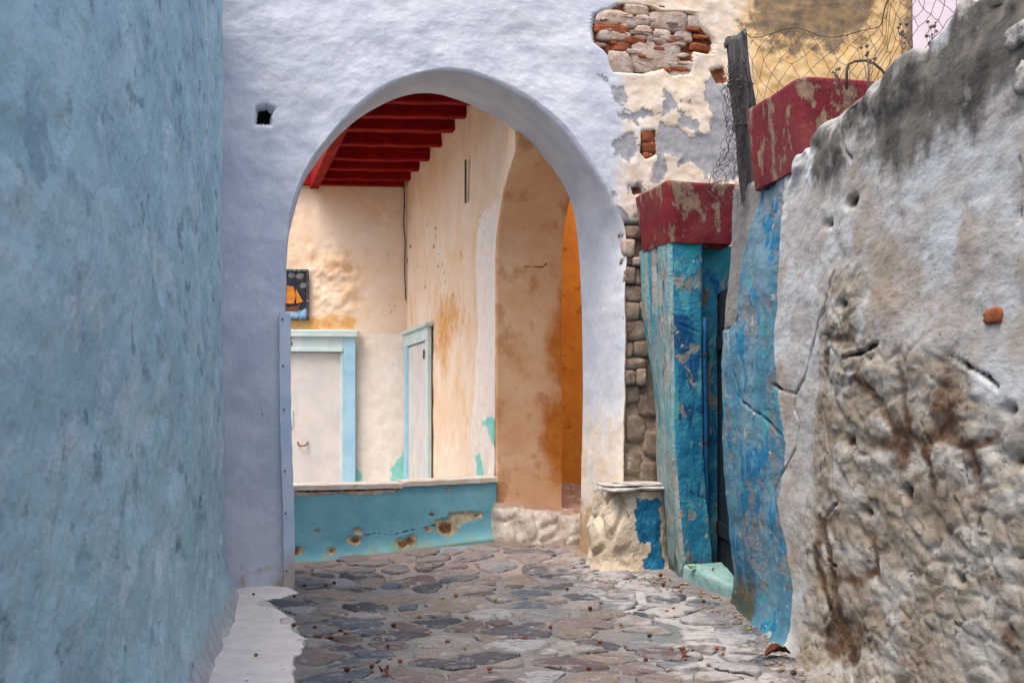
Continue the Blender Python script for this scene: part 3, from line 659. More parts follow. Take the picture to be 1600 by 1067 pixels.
    for q in [(935, 20, 991, 39), (994, 25, 1016, 38), (1018, 21, 1075, 46), (937, 50, 988, 60), (994, 41, 1020, 50), (994, 51, 1020, 60), (979, 9, 1016, 22), (953, 81, 987, 113), (988, 64, 1065, 109), (993, 99, 1022, 112), (1022, 47, 1050, 63), (1064, 96, 1083, 113), (1046, 110, 1078, 118), (1076, 26, 1094, 44), (1056, 48, 1082, 64)]:
        st(*q, M['stonew'])
    for q in [(1030, 8, 1066, 14), (1022, 63, 1040, 69), (990, 60, 1012, 66), (1044, 104, 1078, 109), (1080, 70, 1108, 78), (1084, 54, 1104, 60), (1066, 84, 1080, 92), (955, 36, 972, 41), (930, 41, 985, 50), (958, 66, 985, 77), (978, 58, 998, 67), (1004, 205, 1024, 222), (1005, 222, 1025, 238), (1006, 238, 1021, 247)]:
        st(*q, M['brick'], 'brick')
    # chips and slivers of brick packed between them
    for k in range(46):
        x = rng.uniform(934, 1100); yy = rng.uniform(10, 112); p = AW.pt(x, yy)
        if sd_poly(np.array(p[0]), np.array(p[1]), px2([(930, 22), (972, 6), (1012, 8), (1085, 20), (1114, 66), (1084, 80), (1078, 114), (958, 112), (930, 66)])) > -.03: continue
        w, h = rng.uniform(5, 14), rng.uniform(2.5, 6); st(x - w, yy - h / 2, x + w, yy + h / 2, rng.choice([M['brick'], M['quoin'], M['stonew'], M['quoin']]), 'stone_chip', .045, .002)
    y = 352
    while y < 600:
        h = rng.uniform(12, 34); x0 = 975 + rng.uniform(-1, 3)
        for k in range(2):
            w = rng.uniform(14, 38); o = rng.uniform(-.03, .035)
            if rng.random() < .88: st(x0, y + rng.uniform(0, 3), x0 + w, y + h - rng.uniform(0, 3), rng.choice([M['quoin'], M['quoin'], M['stonew']]), 'stone', .07, o)
            x0 += w + 1
        y += h
    for (x0, y0, x1, y1) in ((978, 604, 1004, 630), (1002, 612, 1034, 650), (982, 650, 1012, 690), (1008, 676, 1036, 712), (980, 706, 1006, 742), (1004, 722, 1034, 756)):
        st(x0, y0, x1, y1, M['quoin'], 'stone', .06, -.045)
    return T
arch_wall()

# board standing against the left jamb
def jamb_board():
    P0, P1 = AW.pt(451, 920), AW.pt(444, 490)
    zs = np.linspace(.02, P1[1], 40); mb = MB()
    prof = [(-.047, -.06), (.043, -.06), (.047, -.055), (.047, .0), (-.047, .0)]
    V = []
    for z in zs:
        f = z / P1[1]; tc = P0[0] * (1 - f) + P1[0] * f + .006 * math.sin(z * 3)
        for a, b in prof: V.append(AW.world(tc + a + .002 * math.sin(z * 31 + a * 50), z, b - .012))
    V = np.array(V); n = len(prof); Fs = []
    for i in range(len(zs) - 1):
        for k in range(n): Fs.append((i * n + k, i * n + (k + 1) % n, (i + 1) * n + (k + 1) % n, (i + 1) * n + k))
    Fs += [tuple(range(n))[::-1], tuple((len(zs) - 1) * n + k for k in range(n))]
    t = thing('door_post', tuple(AW.world(P0[0], 0.02, -.04)), 'narrow pale blue wooden post fixed to the left edge of the archway', 'post')
    mesh('board', V, Fs, M['post'], t, smooth=False, attrs=dict(low=np.clip(1 - V[:, 2] / .6, 0, 1)))
    mb = MB()
    for py in (500, 572, 640, 735, 800, 890):
        f = EYE + (HZ - py) / F * 9.6; q = f / P1[1]; c = AW.world(P0[0] * (1 - q) + P1[0] * q - .02, f, -.073)
        mb = MB().tube([c, c + np.array([-N[0], -N[1], 0]) * .008], .009, 7); mb.build('nail', M['rustm'], t)
jamb_board()

# ------------------------------------------------------------------ inside: turquoise parapet with ledge
PW = Plane(-2.11, 10.98, *U)
def parapet():
    T = thing('low_wall', (-1.1, 11.25, .1), 'low turquoise wall with a pale stone ledge under the archway', 'wall')
    t = np.linspace(-1.2, 2.02, 240); z = np.linspace(-.2, .80, 90)
    TT, ZZ = np.meshgrid(t, z, indexing='ij'); zt = .765 + (TT + .0) * .021
    ZZ = -.2 + (ZZ + .2) / 1.0 * (zt + .2)
    tz = np.stack([TT, ZZ, 0 * TT], -1)
    chip = np.full(TT.shape, 9.); rust = chip.copy()
    for x, y, r, ru in [(696, 824, 15, 1), (712, 812, 12, 0), (724, 808, 10, 0), (738, 806, 8, 0), (748, 804, 4, 0), (674, 804, 4, 1), (555, 844, 8, 1), (560, 830, 7, 0), (628, 849, 9, 1), (640, 845, 10, 1), (518, 860, 5, 1), (496, 830, 4, 0), (461, 861, 9, 1), (699, 765, 3, 0), (668, 827, 3, 1)]:
        c = PW.pt(x, y); d = np.hypot((TT - c[0]) * .8, ZZ - c[1]); chip = np.minimum(chip, d - r / F * 11.2)
        if ru: rust = np.minimum(rust, d - .6 * r / F * 11.2)
    bare = sd_poly(TT, ZZ, PW.pts([(440, 764), (628, 761), (618, 768), (600, 771), (560, 774), (530, 770), (500, 773), (440, 775)]))
    crack = np.minimum(sd_line(TT, ZZ, PW.pts([(556, 838), (590, 832), (612, 836), (640, 828), (690, 818)])), sd_line(TT, ZZ, PW.pts([(736, 808), (760, 800), (774, 798)])))
    crack = np.minimum(crack, sd_line(TT, ZZ, PW.pts([(458, 768), (500, 767.5), (560, 766), (624, 763)])) - .004)
    d = .012 * fbm(tz, 2, 3, 61) + .004 * fbm(tz, 12, 3, 62) - .02 * sstep(.01, -.03, chip + .012 * fbm(tz, 16, 2, 63)) - .014 * sstep(0, -.012, bare)
    d += .10 * np.exp(-np.maximum(ZZ - .05 - .1 * TT, 0) / .05)
    P = PW.world(TT, ZZ, -d)
    mesh('wall_face', P, gridf(*TT.shape), M['dado'], T, attrs=dict(chip=chip, rust=rust, bare=bare, crack=crack, low=np.clip(.75 - (ZZ - .05 - .09 * TT) * 2.2, 0, 1)))
    MB().box(PW.world(.4, .25, .2), np.array([*U, 0]) * 1.6, np.array([*N, 0]) * .17, (0, 0, .45)).build('core', M['cream'], T)
    for (a, b, za, zb) in ((-1.2, PW.pt(628, 760)[0], .80, .807), (PW.pt(630, 760)[0], 2.03, .822, .853)):
        n = 14; V = []; prof = [(-.045, -.048), (-.05, -.004), (-.045, 0), (.38, .0), (.38, -.048)]
        for k in range(n + 1):
            tt = a + (b - a) * k / n; zc = za + (zb - za) * k / n
            for bb, dz in prof: V.append(PW.world(tt, zc + dz + .0025 * math.sin(tt * 23 + bb * 9), bb + .003 * math.sin(tt * 37)))
        m = len(prof); Fs = []
        for k in range(n):
            for i in range(m): Fs.append((k * m + i, k * m + (i + 1) % m, (k + 1) * m + (i + 1) % m, (k + 1) * m + i))
        Fs += [tuple(range(m))[::-1], tuple(n * m + i for i in range(m))]
        mesh('ledge_slab', V, Fs, M['ledge'], T, smooth=False)
parapet()

# ------------------------------------------------------------------ inside: back wall with a door, right wall with second door and arched opening
CX, CY = -1.543, 16.74
BW = Plane(CX, CY, math.cos(R_(5)), math.sin(R_(5)))
RW = Plane(CX, CY, -N[0], -N[1])      # runs from the far corner towards the viewer; its own left is +U
TB = thing('house_back_wall', (-3, 16.6, 0), 'cream plastered house wall at the back seen through the archway', 'wall')
def back_wall():
    t = np.linspace(-4.2, .0, 260); z = np.linspace(-.2, 5.3, 260); TT, ZZ = np.meshgrid(t, z, indexing='ij'); tz = np.stack([TT, ZZ, 0 * TT], -1)
    zl = BW.pt(600, 521)[1]
    white = sstep(zl + .03, zl - .03, ZZ + .03 * fbm(tz, 3, 3, 71)) 
    och = .85 * np.exp(-((ZZ - BW.pt(500, 505)[1]) / .16)**2) * sstep(BW.pt(590, 0)[0], BW.pt(540, 0)[0], TT) + .35 * np.exp(-((ZZ - BW.pt(500, 400)[1]) / .35)**2)
    c = BW.pt(525, 440); bub = np.exp(-(((TT - c[0]) / .45)**2 + ((ZZ - c[1]) / .5)**2)**2)
    teal = sd_poly(TT, ZZ, BW.pts([(612, 760), (610, 735), (622, 716), (630, 700), (637, 698), (637, 760)])); teal = np.minimum(teal, sd_poly(TT, ZZ, BW.pts([(553, 760), (553, 728), (566, 742), (566, 760)])))
    crack = np.minimum(sd_line(TT, ZZ, BW.pts([(628, 285), (632, 310), (630, 340), (634, 360)])), sd_line(TT, ZZ, BW.pts([(612, 466), (617, 478), (610, 490)])))
    crack = np.minimum(crack, sd_line(TT, ZZ, BW.pts([(520, 432), (530, 448), (545, 455), (552, 480)])) + .003)
    d = .02 * fbm(tz, 1.2, 3, 72) + .006 * fbm(tz, 8, 3, 73) + bub * .05 * fbm(tz * [1, 1.4, 1], 5, 4, 74)
    P = BW.world(TT, ZZ, -d - .0)
    mesh('wall', P, gridf(*TT.shape), M['cream'], TB, attrs=dict(white=white * (sstep(BW.pt(562, 0)[0] - .1, BW.pt(562, 0)[0], TT) * .9 + .1), ochre=np.clip(och + .3 * bub, 0, 1), teal=teal, crack=crack, fleck=0 * TT + 9, pit=bub * .25))
    MB().box(BW.world(-2.1, 2.5, .25), np.array([*BW.d, 0]) * 2.1, np.array([*BW.n, 0]) * .2, (0, 0, 2.7)).build('core', M['cream'], TB)
back_wall()
def pbox(pl, x0, y0, x1, y1, b0, b1, bev=.004):
    (ta, za), (tb, zb) = pl.pt(x0, y1), pl.pt(x1, y0)
    return MB().box(pl.world((ta + tb) / 2, (za + zb) / 2, (b0 + b1) / 2), np.array([*pl.d, 0]) * abs(tb - ta) / 2, np.array([*pl.n, 0]) * abs(b1 - b0) / 2, np.array([0, 0, 1.]) * abs(zb - za) / 2, bev)
def bbox(pl, t0, t1, z0, z1, b0, b1, bev=.004):
    return MB().box(pl.world((t0 + t1) / 2, (z0 + z1) / 2, (b0 + b1) / 2), np.array([*pl.d, 0]) * (t1 - t0) / 2, np.array([*pl.n, 0]) * abs(b1 - b0) / 2, np.array([0, 0, 1.]) * (z1 - z0) / 2, bev)
def door_one():
    D = mesh('door', *((lambda m: (m.v, m.f))(pbox(BW, 432, 551, 537, 900, -.035, -.075, .003))), M['door'], TB, smooth=False)
    for (x0, x1) in ((433, 453), (453.15, 536.5)):   # boards of the leaf
        pbox(BW, x0, 552, x1, 890, -.075, -.082, .002).build('board', M['door'], D)
    c = [BW.world(*BW.pt(x, y), -b) for x, y, b in ((466, 690, .082), (467, 694, .11), (472, 696.5, .13), (478, 695, .13), (481, 693, .11), (481.5, 690, .082))]
    MB().tube(c, .012, 7).build('handle', M['rustm'], D)
    pbox(BW, 454, 640, 459, 668, -.082, -.10, .003).build('latch', M['frame'], D)
    fr = pbox(BW, 537, 527, 556, 900, -.03, -.14).build('door_frame', M['frameb'], TB)
    pbox(BW, 413, 527, 432, 900, -.03, -.14).build('jamb', M['frameb'], fr)
    pbox(BW, 432, 527, 537, 545, -.03, -.13).build('lintel', M['frame'], fr)
    pbox(BW, 432.5, 545, 536.6, 550, -.03, -.155).build('fillet', M['frame'], fr)
    pbox(BW, 407, 517, 562, 521, -.02, -.18, .01).build('cornice', M['frame'], fr)
    pbox(BW, 409, 521, 560, 527, -.02, -.18, .01).build('cornice_moulding', M['frame'], fr)
    pbox(BW, 533, 551, 536.8, 890, -.08, -.12).build('door_stop', M['frame'], fr)
    # the house number on the lintel
    cu = bpy.data.curves.new('house_number', 'FONT'); cu.body = '5'; cu.size = .17; cu.extrude = .003; cu.align_x = 'CENTER'
    tmp = bpy.data.objects.new('tmp', cu); COL.objects.link(tmp)
    me = bpy.data.meshes.new_from_object(tmp.evaluated_get(bpy.context.evaluated_depsgraph_get())); bpy.data.objects.remove(tmp)
    p = BW.pt(455, 541.5); V = [BW.world(p[0] + v.co.x, p[1] + v.co.y, -.135 - v.co.z) for v in me.vertices]
    mesh('house_number', V, [tuple(f.vertices) for f in me.polygons], M['numb'], TB, smooth=False)
door_one()
TR = thing('house_side_wall', (-.9, 14, 0), 'cream stained side wall with arched orange opening beside the second door', 'wall')
EDGE = [(775, 800), (774.5, 700), (773, 560), (772, 450), (775, 375), (783, 318), (797, 268), (812, 228)]
def side_wall():
    e = [RW.pt(*p) for p in EDGE]
    ez = np.array([p[1] for p in e][::1]); et = np.array([p[0] for p in e]); o = np.argsort(ez); ez, et = ez[o], et[o]
    z = np.linspace(-.2, 5.3, 300)
    tE = np.minimum(np.where(z < 3.0, 5.30, 6.9 - 1.6 * np.sqrt(np.clip(1 - ((z - 3.0) / 1.15)**2, 0, 1))), 6.08)
    for _ in range(6): tE[1:-1] = .25 * tE[:-2] + .5 * tE[1:-1] + .25 * tE[2:]
    w = np.linspace(0, 1, 240)
    TT = w[:, None] * tE[None]; ZZ = z[None] + 0 * TT; tz = np.stack([TT, ZZ, 0 * TT], -1)
    c = RW.pt(715, 430)
    pit = 1.0 * np.exp(-(((TT - RW.pt(690, 0)[0]) / 1.1)**2 + ((ZZ - c[1]) / .9)**2)) + .45 * np.exp(-((TT - RW.pt(660, 0)[0]) / .35)**2) * sstep(2.6, 3.2, ZZ)
    och = .75 * np.exp(-(((TT - RW.pt(700, 0)[0]) / 1.6)**2 + ((ZZ - RW.pt(700, 500)[1]) / .5)**2)) + .4 * np.exp(-(((TT - RW.pt(690, 0)[0]) / .5)**2 + ((ZZ - 1.9) / .7)**2))
    white = sstep(RW.pt(735, 0)[0], RW.pt(752, 0)[0], TT + .1 * fbm(tz, 2, 2, 84)) * sstep(4.4, 3.0, ZZ) * .9 + .45 * sstep(2.4, 1.2, ZZ)
    teal = sd_poly(TT, ZZ, RW.pts([(752, 660), (766, 650), (775, 655), (775, 700), (768, 690), (762, 668)])) ; teal = np.minimum(teal, sd_poly(TT, ZZ, RW.pts([(742, 712), (750, 706), (756, 735), (757, 750), (746, 750)])))
    crack = sd_line(TT, ZZ, RW.pts([(731, 322), (735, 350), (742, 368), (746, 385)]))
    fleck = np.full(TT.shape, 9.)
    for x, y, r in ((830, 40, 8), (800, 120, 9), (787, 165, 10), (835, 220, 14), (817, 300, 12), (815, 325, 9), (935, 85, 8), (985, 105, 7), (993, 155, 11), (978, 220, 12), (1010, 265, 7), (1007, 340, 9), (1160, 280, 9), (1275, 35, 9), (1270, 80, 7), (1290, 130, 6), (885, 345, 6), (1150, 260, 6), (1045, 430, 6), (925, 470, 6), (1100, 520, 7), (1080, 560, 6), (1030, 640, 7), (950, 560, 5)):
        c = RW.pt(430 + x / 3.953, 330 + y / 3.953); k = r / 3.953 / F * (16.74 - c[0]); fleck = np.minimum(fleck, np.hypot((TT - c[0]) * .34, (ZZ - c[1]) * .62) - k * .55)
    d = .025 * fbm(tz, .9, 3, 81) + .008 * fbm(tz, 6, 4, 82) + .02 * np.clip(pit, 0, 1) * fbm(tz * [.6, 1, 1], 9, 4, 83)
    d *= sstep(0, .06, w)[:, None]
    P = RW.world(TT, ZZ, -d)
    mesh('wall', P, gridf(*TT.shape), M['cream'], TR, attrs=dict(white=white, ochre=och, teal=teal, crack=crack, fleck=fleck, pit=np.clip(pit, 0, 1) * .62))
    # the orange reveal of the arched opening, a rounded edge then straight back through the wall
    b = np.concatenate([.03 * (1 - np.cos(np.linspace(0, 1.57, 6))), np.linspace(.03, .70, 50)[1:]])
    oft = np.concatenate([.03 * np.sin(np.linspace(0, 1.57, 6)), np.full(49, .03)])
    TT = tE[None] + 0 * b[:, None] + oft[:, None] - .0; ZZ = z[None] + 0 * TT; BB = b[:, None] + 0 * TT
    tz = np.stack([BB, ZZ, 0 * TT], -1)
    d = .010 * fbm(tz, 1.6, 3, 85) + .003 * fbm(tz, 10, 3, 86); d *= sstep(.0, .1, BB) 
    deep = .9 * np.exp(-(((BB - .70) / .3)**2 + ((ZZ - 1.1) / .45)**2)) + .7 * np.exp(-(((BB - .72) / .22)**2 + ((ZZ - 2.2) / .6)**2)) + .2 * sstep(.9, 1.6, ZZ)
    crack = sd_line(BB, ZZ, [(.12, 3.05), (.3, 3.0), (.5, 3.0), (.58, 3.08)])
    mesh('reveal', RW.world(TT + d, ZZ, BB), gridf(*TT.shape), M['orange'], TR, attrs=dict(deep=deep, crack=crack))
    # far side of this wall (in the side room)
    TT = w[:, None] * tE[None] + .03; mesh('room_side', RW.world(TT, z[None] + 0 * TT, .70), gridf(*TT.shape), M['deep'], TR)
side_wall()
def door_two():
    z1 = RW.pt(634, 521)[1]; t1 = RW.pt(677, 0)[0]; t0 = .12
    fr = bbox(RW, t0, t0 + .24, .2, z1 - .22, -.02, -.07).build('door_frame', M['frameb'], TR)
    bbox(RW, t1 - .20, t1 - .02, .2, z1 - .22, -.02, -.07).build('jamb', M['frame'], fr)
    bbox(RW, t0, t1 - .02, z1 - .22, z1 - .05, -.02, -.075).build('lintel', M['frame'], fr)
    bbox(RW, t0 - .03, t1 + .05, z1 - .05, z1, -.01, -.115, .012).build('cornice', M['frame'], fr)
    bbox(RW, t0 + .24, t0 + .30, .2, z1 - .22, -.02, -.06).build('door_stop', M['frameb'], fr)
    D = bbox(RW, t0 + .30, t1 - .24, .2, z1 - .225, -.015, -.035).build('door', M['door'], TR)
    n = 4; w = (t1 - t0 - .54) / n
    for k in range(n): bbox(RW, t0 + .30 + k * w + .004, t0 + .30 + (k + 1) * w - .004, .21, z1 - .24, -.035, -.052, .006).build('board', M['door'], D)
    h = MB().box(RW.world(t1 - .3, z1 - .4, -.07), (0.01, 0, 0), (0, .02, 0), (0, 0, .06)); h.build('hinge', M['rustm'], D)
    # thin iron strip hanging higher on the wall
    p0, p1 = RW.pt(732, 250), RW.pt(731, 318)
    s = MB().box(RW.world((p0[0] + p1[0]) / 2, (p0[1] + p1[1]) / 2, -.03), np.array([*RW.d, 0]) * .03, np.array([*RW.n, 0]) * .006, (0, 0, (p0[1] - p1[1]) / 2), .002).build('iron_bar', plain('green_black_iron', (44, 60, 48), (66, 54, 40), 30, .7, .001))
    tag(s, 'thin rusty green iron strip fixed upright on the cream side wall', 'metal strip')
door_two()
# cable down the corner
p = [BW.world(*BW.pt(x, y), -.03) for x, y in ((631, 285), (632, 320), (630.5, 350), (633, 380), (632, 420), (634, 470))]
tag(MB().tube(p, .008, 5).build('cable', M['iron']), 'thin dark cable hanging down the corner above the two doors', 'cable')

# side room behind the orange opening
T = thing('side_room', (1.2, 13.4, .6), 'deep orange room wall glimpsed through the arched opening', 'room')
def room():
    q = Plane(.3, 13.1, *U); t = np.linspace(-.4, 2.6, 40); z = np.linspace(.2, 5.0, 60); TT, ZZ = np.meshgrid(t, z, indexing='ij'); tz = np.stack([TT, ZZ, 0 * TT], -1)
    mesh('wall', q.world(TT, ZZ, -.02 * fbm(tz, 1.5, 3, 91)), gridf(40, 60), M['deep'], T)
    MB().box(q.world(1.1, 2.5, .2), np.array([*U, 0]) * 1.5, np.array([*N, 0]) * .15, (0, 0, 2.4)).build('core', M['deep'], T)
room()

# stone threshold of the arched opening
def step():
    q = Plane(-.19, 11.28, *U)      # front line of the step
    a = np.linspace(-.02, 1.35, 110); m = 90
    prof = [(0.0, -.25), (.0, .10), (.01, .20), (.03, .26), (.07, .30), (.15, .325), (.35, .36), (.7, .45), (1.1, .50), (1.7, .52)]
    pl = np.array(prof); L = np.r_[0, np.cumsum(np.hypot(*np.diff(pl, axis=0).T))]; s = np.linspace(0, 1, m)**1.5 * L[-1]
    bq = np.interp(s, L, pl[:, 0]); zq = np.interp(s, L, pl[:, 1])
    AA, BB = np.meshgrid(a, bq, indexing='ij'); ZZ = zq[None] + 0 * AA
    ZZ = ZZ + .255 - .085 * sstep(.1, .9, AA) + .0
    p3 = q.world(AA, ZZ, BB)
    fb = sstep(.45, .05, BB)
    d = .035 * fbm(p3, 3.5, 4, 101) + .014 * fbm(p3, 11, 4, 102)
    w1, w2 = worley(p3 * [1, 1, .8], 5, 103); d += .03 * (sstep(0, .25, w2 - w1) - .5) * fb
    round_end = .30 * sstep(.12, -.02, AA)
    P = q.world(AA, ZZ + d * (1 - .6 * fb), BB - d * fb + round_end * sstep(.3, .0, BB) - .07 * sstep(.2, .02, ZZ - .2) * 1)
    t = mesh('stone_step', P, gridf(*AA.shape), M['stepm'], base=tuple(q.world(.5, .2, 0)), attrs=dict(top=sstep(.02, .16, BB)))
    tag(t, 'rough whitewashed stone step below the orange arched opening', 'step')
step()

# ship picture above the first door
def picture():
    c = BW.pt(456, 461); T = thing('ship_picture', tuple(BW.world(c[0], c[1] - .36, -.05)), 'framed picture of a ship with yellow sails hung above the door', 'picture')
    x0, x1, y0, y1 = 429, 483, 422, 501
    for q in ((x0, y0, x1, y0 + 3.5), (x0, y1 - 3.5, x1, y1), (x0, y0 + 3.5, x0 + 3.5, y1 - 3.5), (x1 - 3.5, y0 + 3.5, x1, y1 - 3.5)):
        pbox(BW, *q, -.03, -.075, .004).build('frame', M['pframe'], T)
    p = pbox(BW, x0 + 3, y0 + 3, x1 - 3, y1 - 3, -.035, -.058, 0).build('panel', M['navy'], T)
    def poly(name, pts, mat, b):
        A = [BW.world(*BW.pt(*q), -b) for q in pts]; B2 = [BW.world(*BW.pt(*q), -b + .002) for q in pts]; n = len(A)
        mesh(name, A + B2, [tuple(range(n)), tuple(range(n, 2 * n))[::-1]] + [(i, i + n, (i + 1) % n + n, (i + 1) % n) for i in range(n)], mat, p, smooth=False)
    poly('sea', [(432.5, 484), (440, 482), (450, 486), (462, 482), (472, 486), (479, 481), (479, 497), (432.5, 497)], M['wave'], .061)
    poly('hull', [(438, 478), (450, 481), (466, 478), (470, 474), (467, 487), (441, 487)], M['hull'], .064)
    poly('sail', [(449, 447), (459, 449), (463, 462), (460, 475), (448, 475)], M['sail'], .067)
    poly('sail', [(436, 450), (447, 447), (447, 475), (436, 473)], M['sail'], .0672)
    poly('sail', [(463, 452), (474, 472), (464, 475)], M['sail'], .0674)
    for cx, cy, r in ((469, 432, 6), (474, 447, 5), (441, 434, 7), (456, 431, 5)):
        poly('cloud', [(cx + r * (1 + .2 * (k % 2)) * math.cos(k * .628), cy + .75 * r * (1 + .2 * (k % 2)) * math.sin(k * .628)) for k in range(10)], M['cloud'], .0612)
picture()

# red ceiling: beams on a girder, boards above
def ceiling():
    T = thing('red_ceiling', (-1.8, 14, 4.9), 'dark red timber ceiling with beams over the covered passage', 'ceiling')
    zb = 4.86; ux = np.array([*BW.d, 0]); 
    gl = lambda y: -1.99 - (y - 13.6) * .268          # x of the girder along the open side
    for i, y in enumerate((11.1, 11.75, 12.4, 13.0, 13.62, 14.38, 15.14, 15.8, 16.45)):
        s = (CY - y) / .966; xr = CX + .259 * s + .12; xl = gl(y) - .02
        n = 16; hw = .075 + rng.uniform(-.008, .008); hh = .088 + rng.uniform(-.006, .008); sag = rng.uniform(.0, .02); tw = rng.uniform(-.015, .015); V = []
        for k in range(n + 1):
            f = k / n; x = xl + (xr - xl) * f; yy = y + (x - xr) * .06 + tw * math.sin(f * 6); zc = zb + hh - sag * 4 * f * (1 - f) + .004 * math.sin(f * 19 + i)
            for a, b in ((-1, -.8), (-.85, -1), (.85, -1), (1, -.8), (1, 1), (-1, 1)): V.append((x, yy + a * hw * (1 + .05 * math.sin(f * 23 + i * 3)), zc + b * hh))
        Fs = []
        for k in range(n):
            for q in range(6): Fs.append((k * 6 + q, k * 6 + (q + 1) % 6, (k + 1) * 6 + (q + 1) % 6, (k + 1) * 6 + q))
        Fs += [tuple(range(6))[::-1], tuple(n * 6 + q for q in range(6))]
        mesh('beam', V, Fs, M['beam'], T, smooth=False)
    for k in range(8):     # boards run the other way, over the beams
        f0, f1 = k / 8, (k + 1) / 8; V = []
        for y in (11.0, 16.8):
            s = (CY - y) / .966; xr = CX + .259 * s + .1; xl = gl(y) - .1
            for f, dz in ((f0 + .004, 0), (f1 - .004, 0), (f1 - .004, .03), (f0 + .004, .03)): V.append((xl + (xr - xl) * f, y, zb + .185 + dz))
        mesh('board', V, [(0, 1, 2, 3), (4, 7, 6, 5), (0, 4, 5, 1), (1, 5, 6, 2), (2, 6, 7, 3), (3, 7, 4, 0)], M['beam'], T, smooth=False)
    MB().box(((gl(11) + gl(16.8)) / 2 - .09, 13.9, zb + .04), (.065, 0, 0), (-.268 * 2.9, 2.9, 0), (0, 0, .13), 0).build('girder', M['beam'], T)
    MB().box(BW.world(-.9, zb + .05, -.07), np.array([*BW.d, 0]) * .85, np.array([*BW.n, 0]) * .06, (0, 0, .10), .006).build('wall_plate', M['beam'], T)
    xs = [(x, y) for x, y in ((gl(11) - .2, 11.0), (CX + .259 * (CY - 11) / .966 + .7, 11.0), (CX + .8, 16.9), (gl(16.9) - .2, 16.9))]
    V = [(x, y, zb + .22) for x, y in xs] + [(x, y, zb + .42) for x, y in xs]
    mesh('roof_slab', V, [(0, 3, 2, 1), (4, 5, 6, 7)] + [(i, (i + 1) % 4, (i + 1) % 4 + 4, i + 4) for i in range(4)], M['beam'], T, smooth=False)
ceiling()

# ------------------------------------------------------------------ right: plinth, blue gate pillar, red planters, sill, boundary wall
def plinth():
    q = Plane(.835, 10.02, *U); T = thing('plinth', tuple(q.world(.25, .1, .15)), 'stubby chipped plinth with blue paint patch between archway and pillar', 'plinth')
    path = [(-.03, .42), (-.04, .22), (-.01, .06), (.05, .0), (.25, -.01), (.52, .02), (.62, .10), (.62, .42)]
    pp = resample(path, 110, 20); z = np.concatenate([np.linspace(-.2, .80, 100)]); zt = z
    TT = pp[:, None, 0] + 0 * z; BB = pp[:, None, 1] + 0 * z; ZZ = z[None] + 0 * TT; p3 = q.world(TT, ZZ, BB)
    c = np.array([.3, .25]); g = pp - c; g /= np.linalg.norm(g, axis=1, keepdims=True)
    w1, w2 = worley(p3 * [1, 1, .55], 5.5, 7)
    leftm = sstep(.25, .12, TT)
    d = .02 * fbm(p3, 3, 3, 111) + .008 * fbm(p3, 12, 3, 112) + leftm * (.05 * (sstep(0, .3, w2 - w1) - .6)) + .06 * np.exp(-np.maximum(ZZ - .1, 0) / .1) - .06 * leftm * sstep(.4, .8, ZZ)
    px = lambda l: [q.pt(*a) for a in l]
    blue = sd_poly(TT, ZZ, px([(992, 778), (1000, 785), (1010, 780), (1034, 778), (1038, 880), (1020, 892), (1002, 884), (1000, 872), (1012, 866), (1014, 850), (998, 848), (993, 820)]))
    blue = np.where(sd_poly(TT, ZZ, px([(1000, 852), (1016, 846), (1016, 862), (1004, 868)])) < 0, .05, blue)
    crack = np.minimum(sd_line(TT, ZZ, px([(980, 800), (986, 815), (985, 840), (990, 860), (988, 875)])), sd_line(TT, ZZ, px([(966, 790), (978, 800), (985, 812)])))
    mesh('body', q.world(TT + g[:, 0][:, None] * d, ZZ, BB + g[:, 1][:, None] * d), gridf(*TT.shape), M['plinth'], T, attrs=dict(blue=blue, crack=crack))
    for (t0, t1, z0, z1, b0) in ((.02, .34, .80, .835, -.03), (.30, .62, .805, .845, -.02), (.18, .60, .845, .875, .04), (.05, .30, .838, .86, .08)):
        V, Fc = rubble(q.world((t0 + t1) / 2, (z0 + z1) / 2, b0 + .2), np.array([*U, 0]) * (t1 - t0) / 2, np.array([*N, 0]) * .22, (0, 0, (z1 - z0) / 2), rng.randrange(999), 5, .10, 3)
        mesh('slab', V, Fc, M['slab'], T)
plinth()

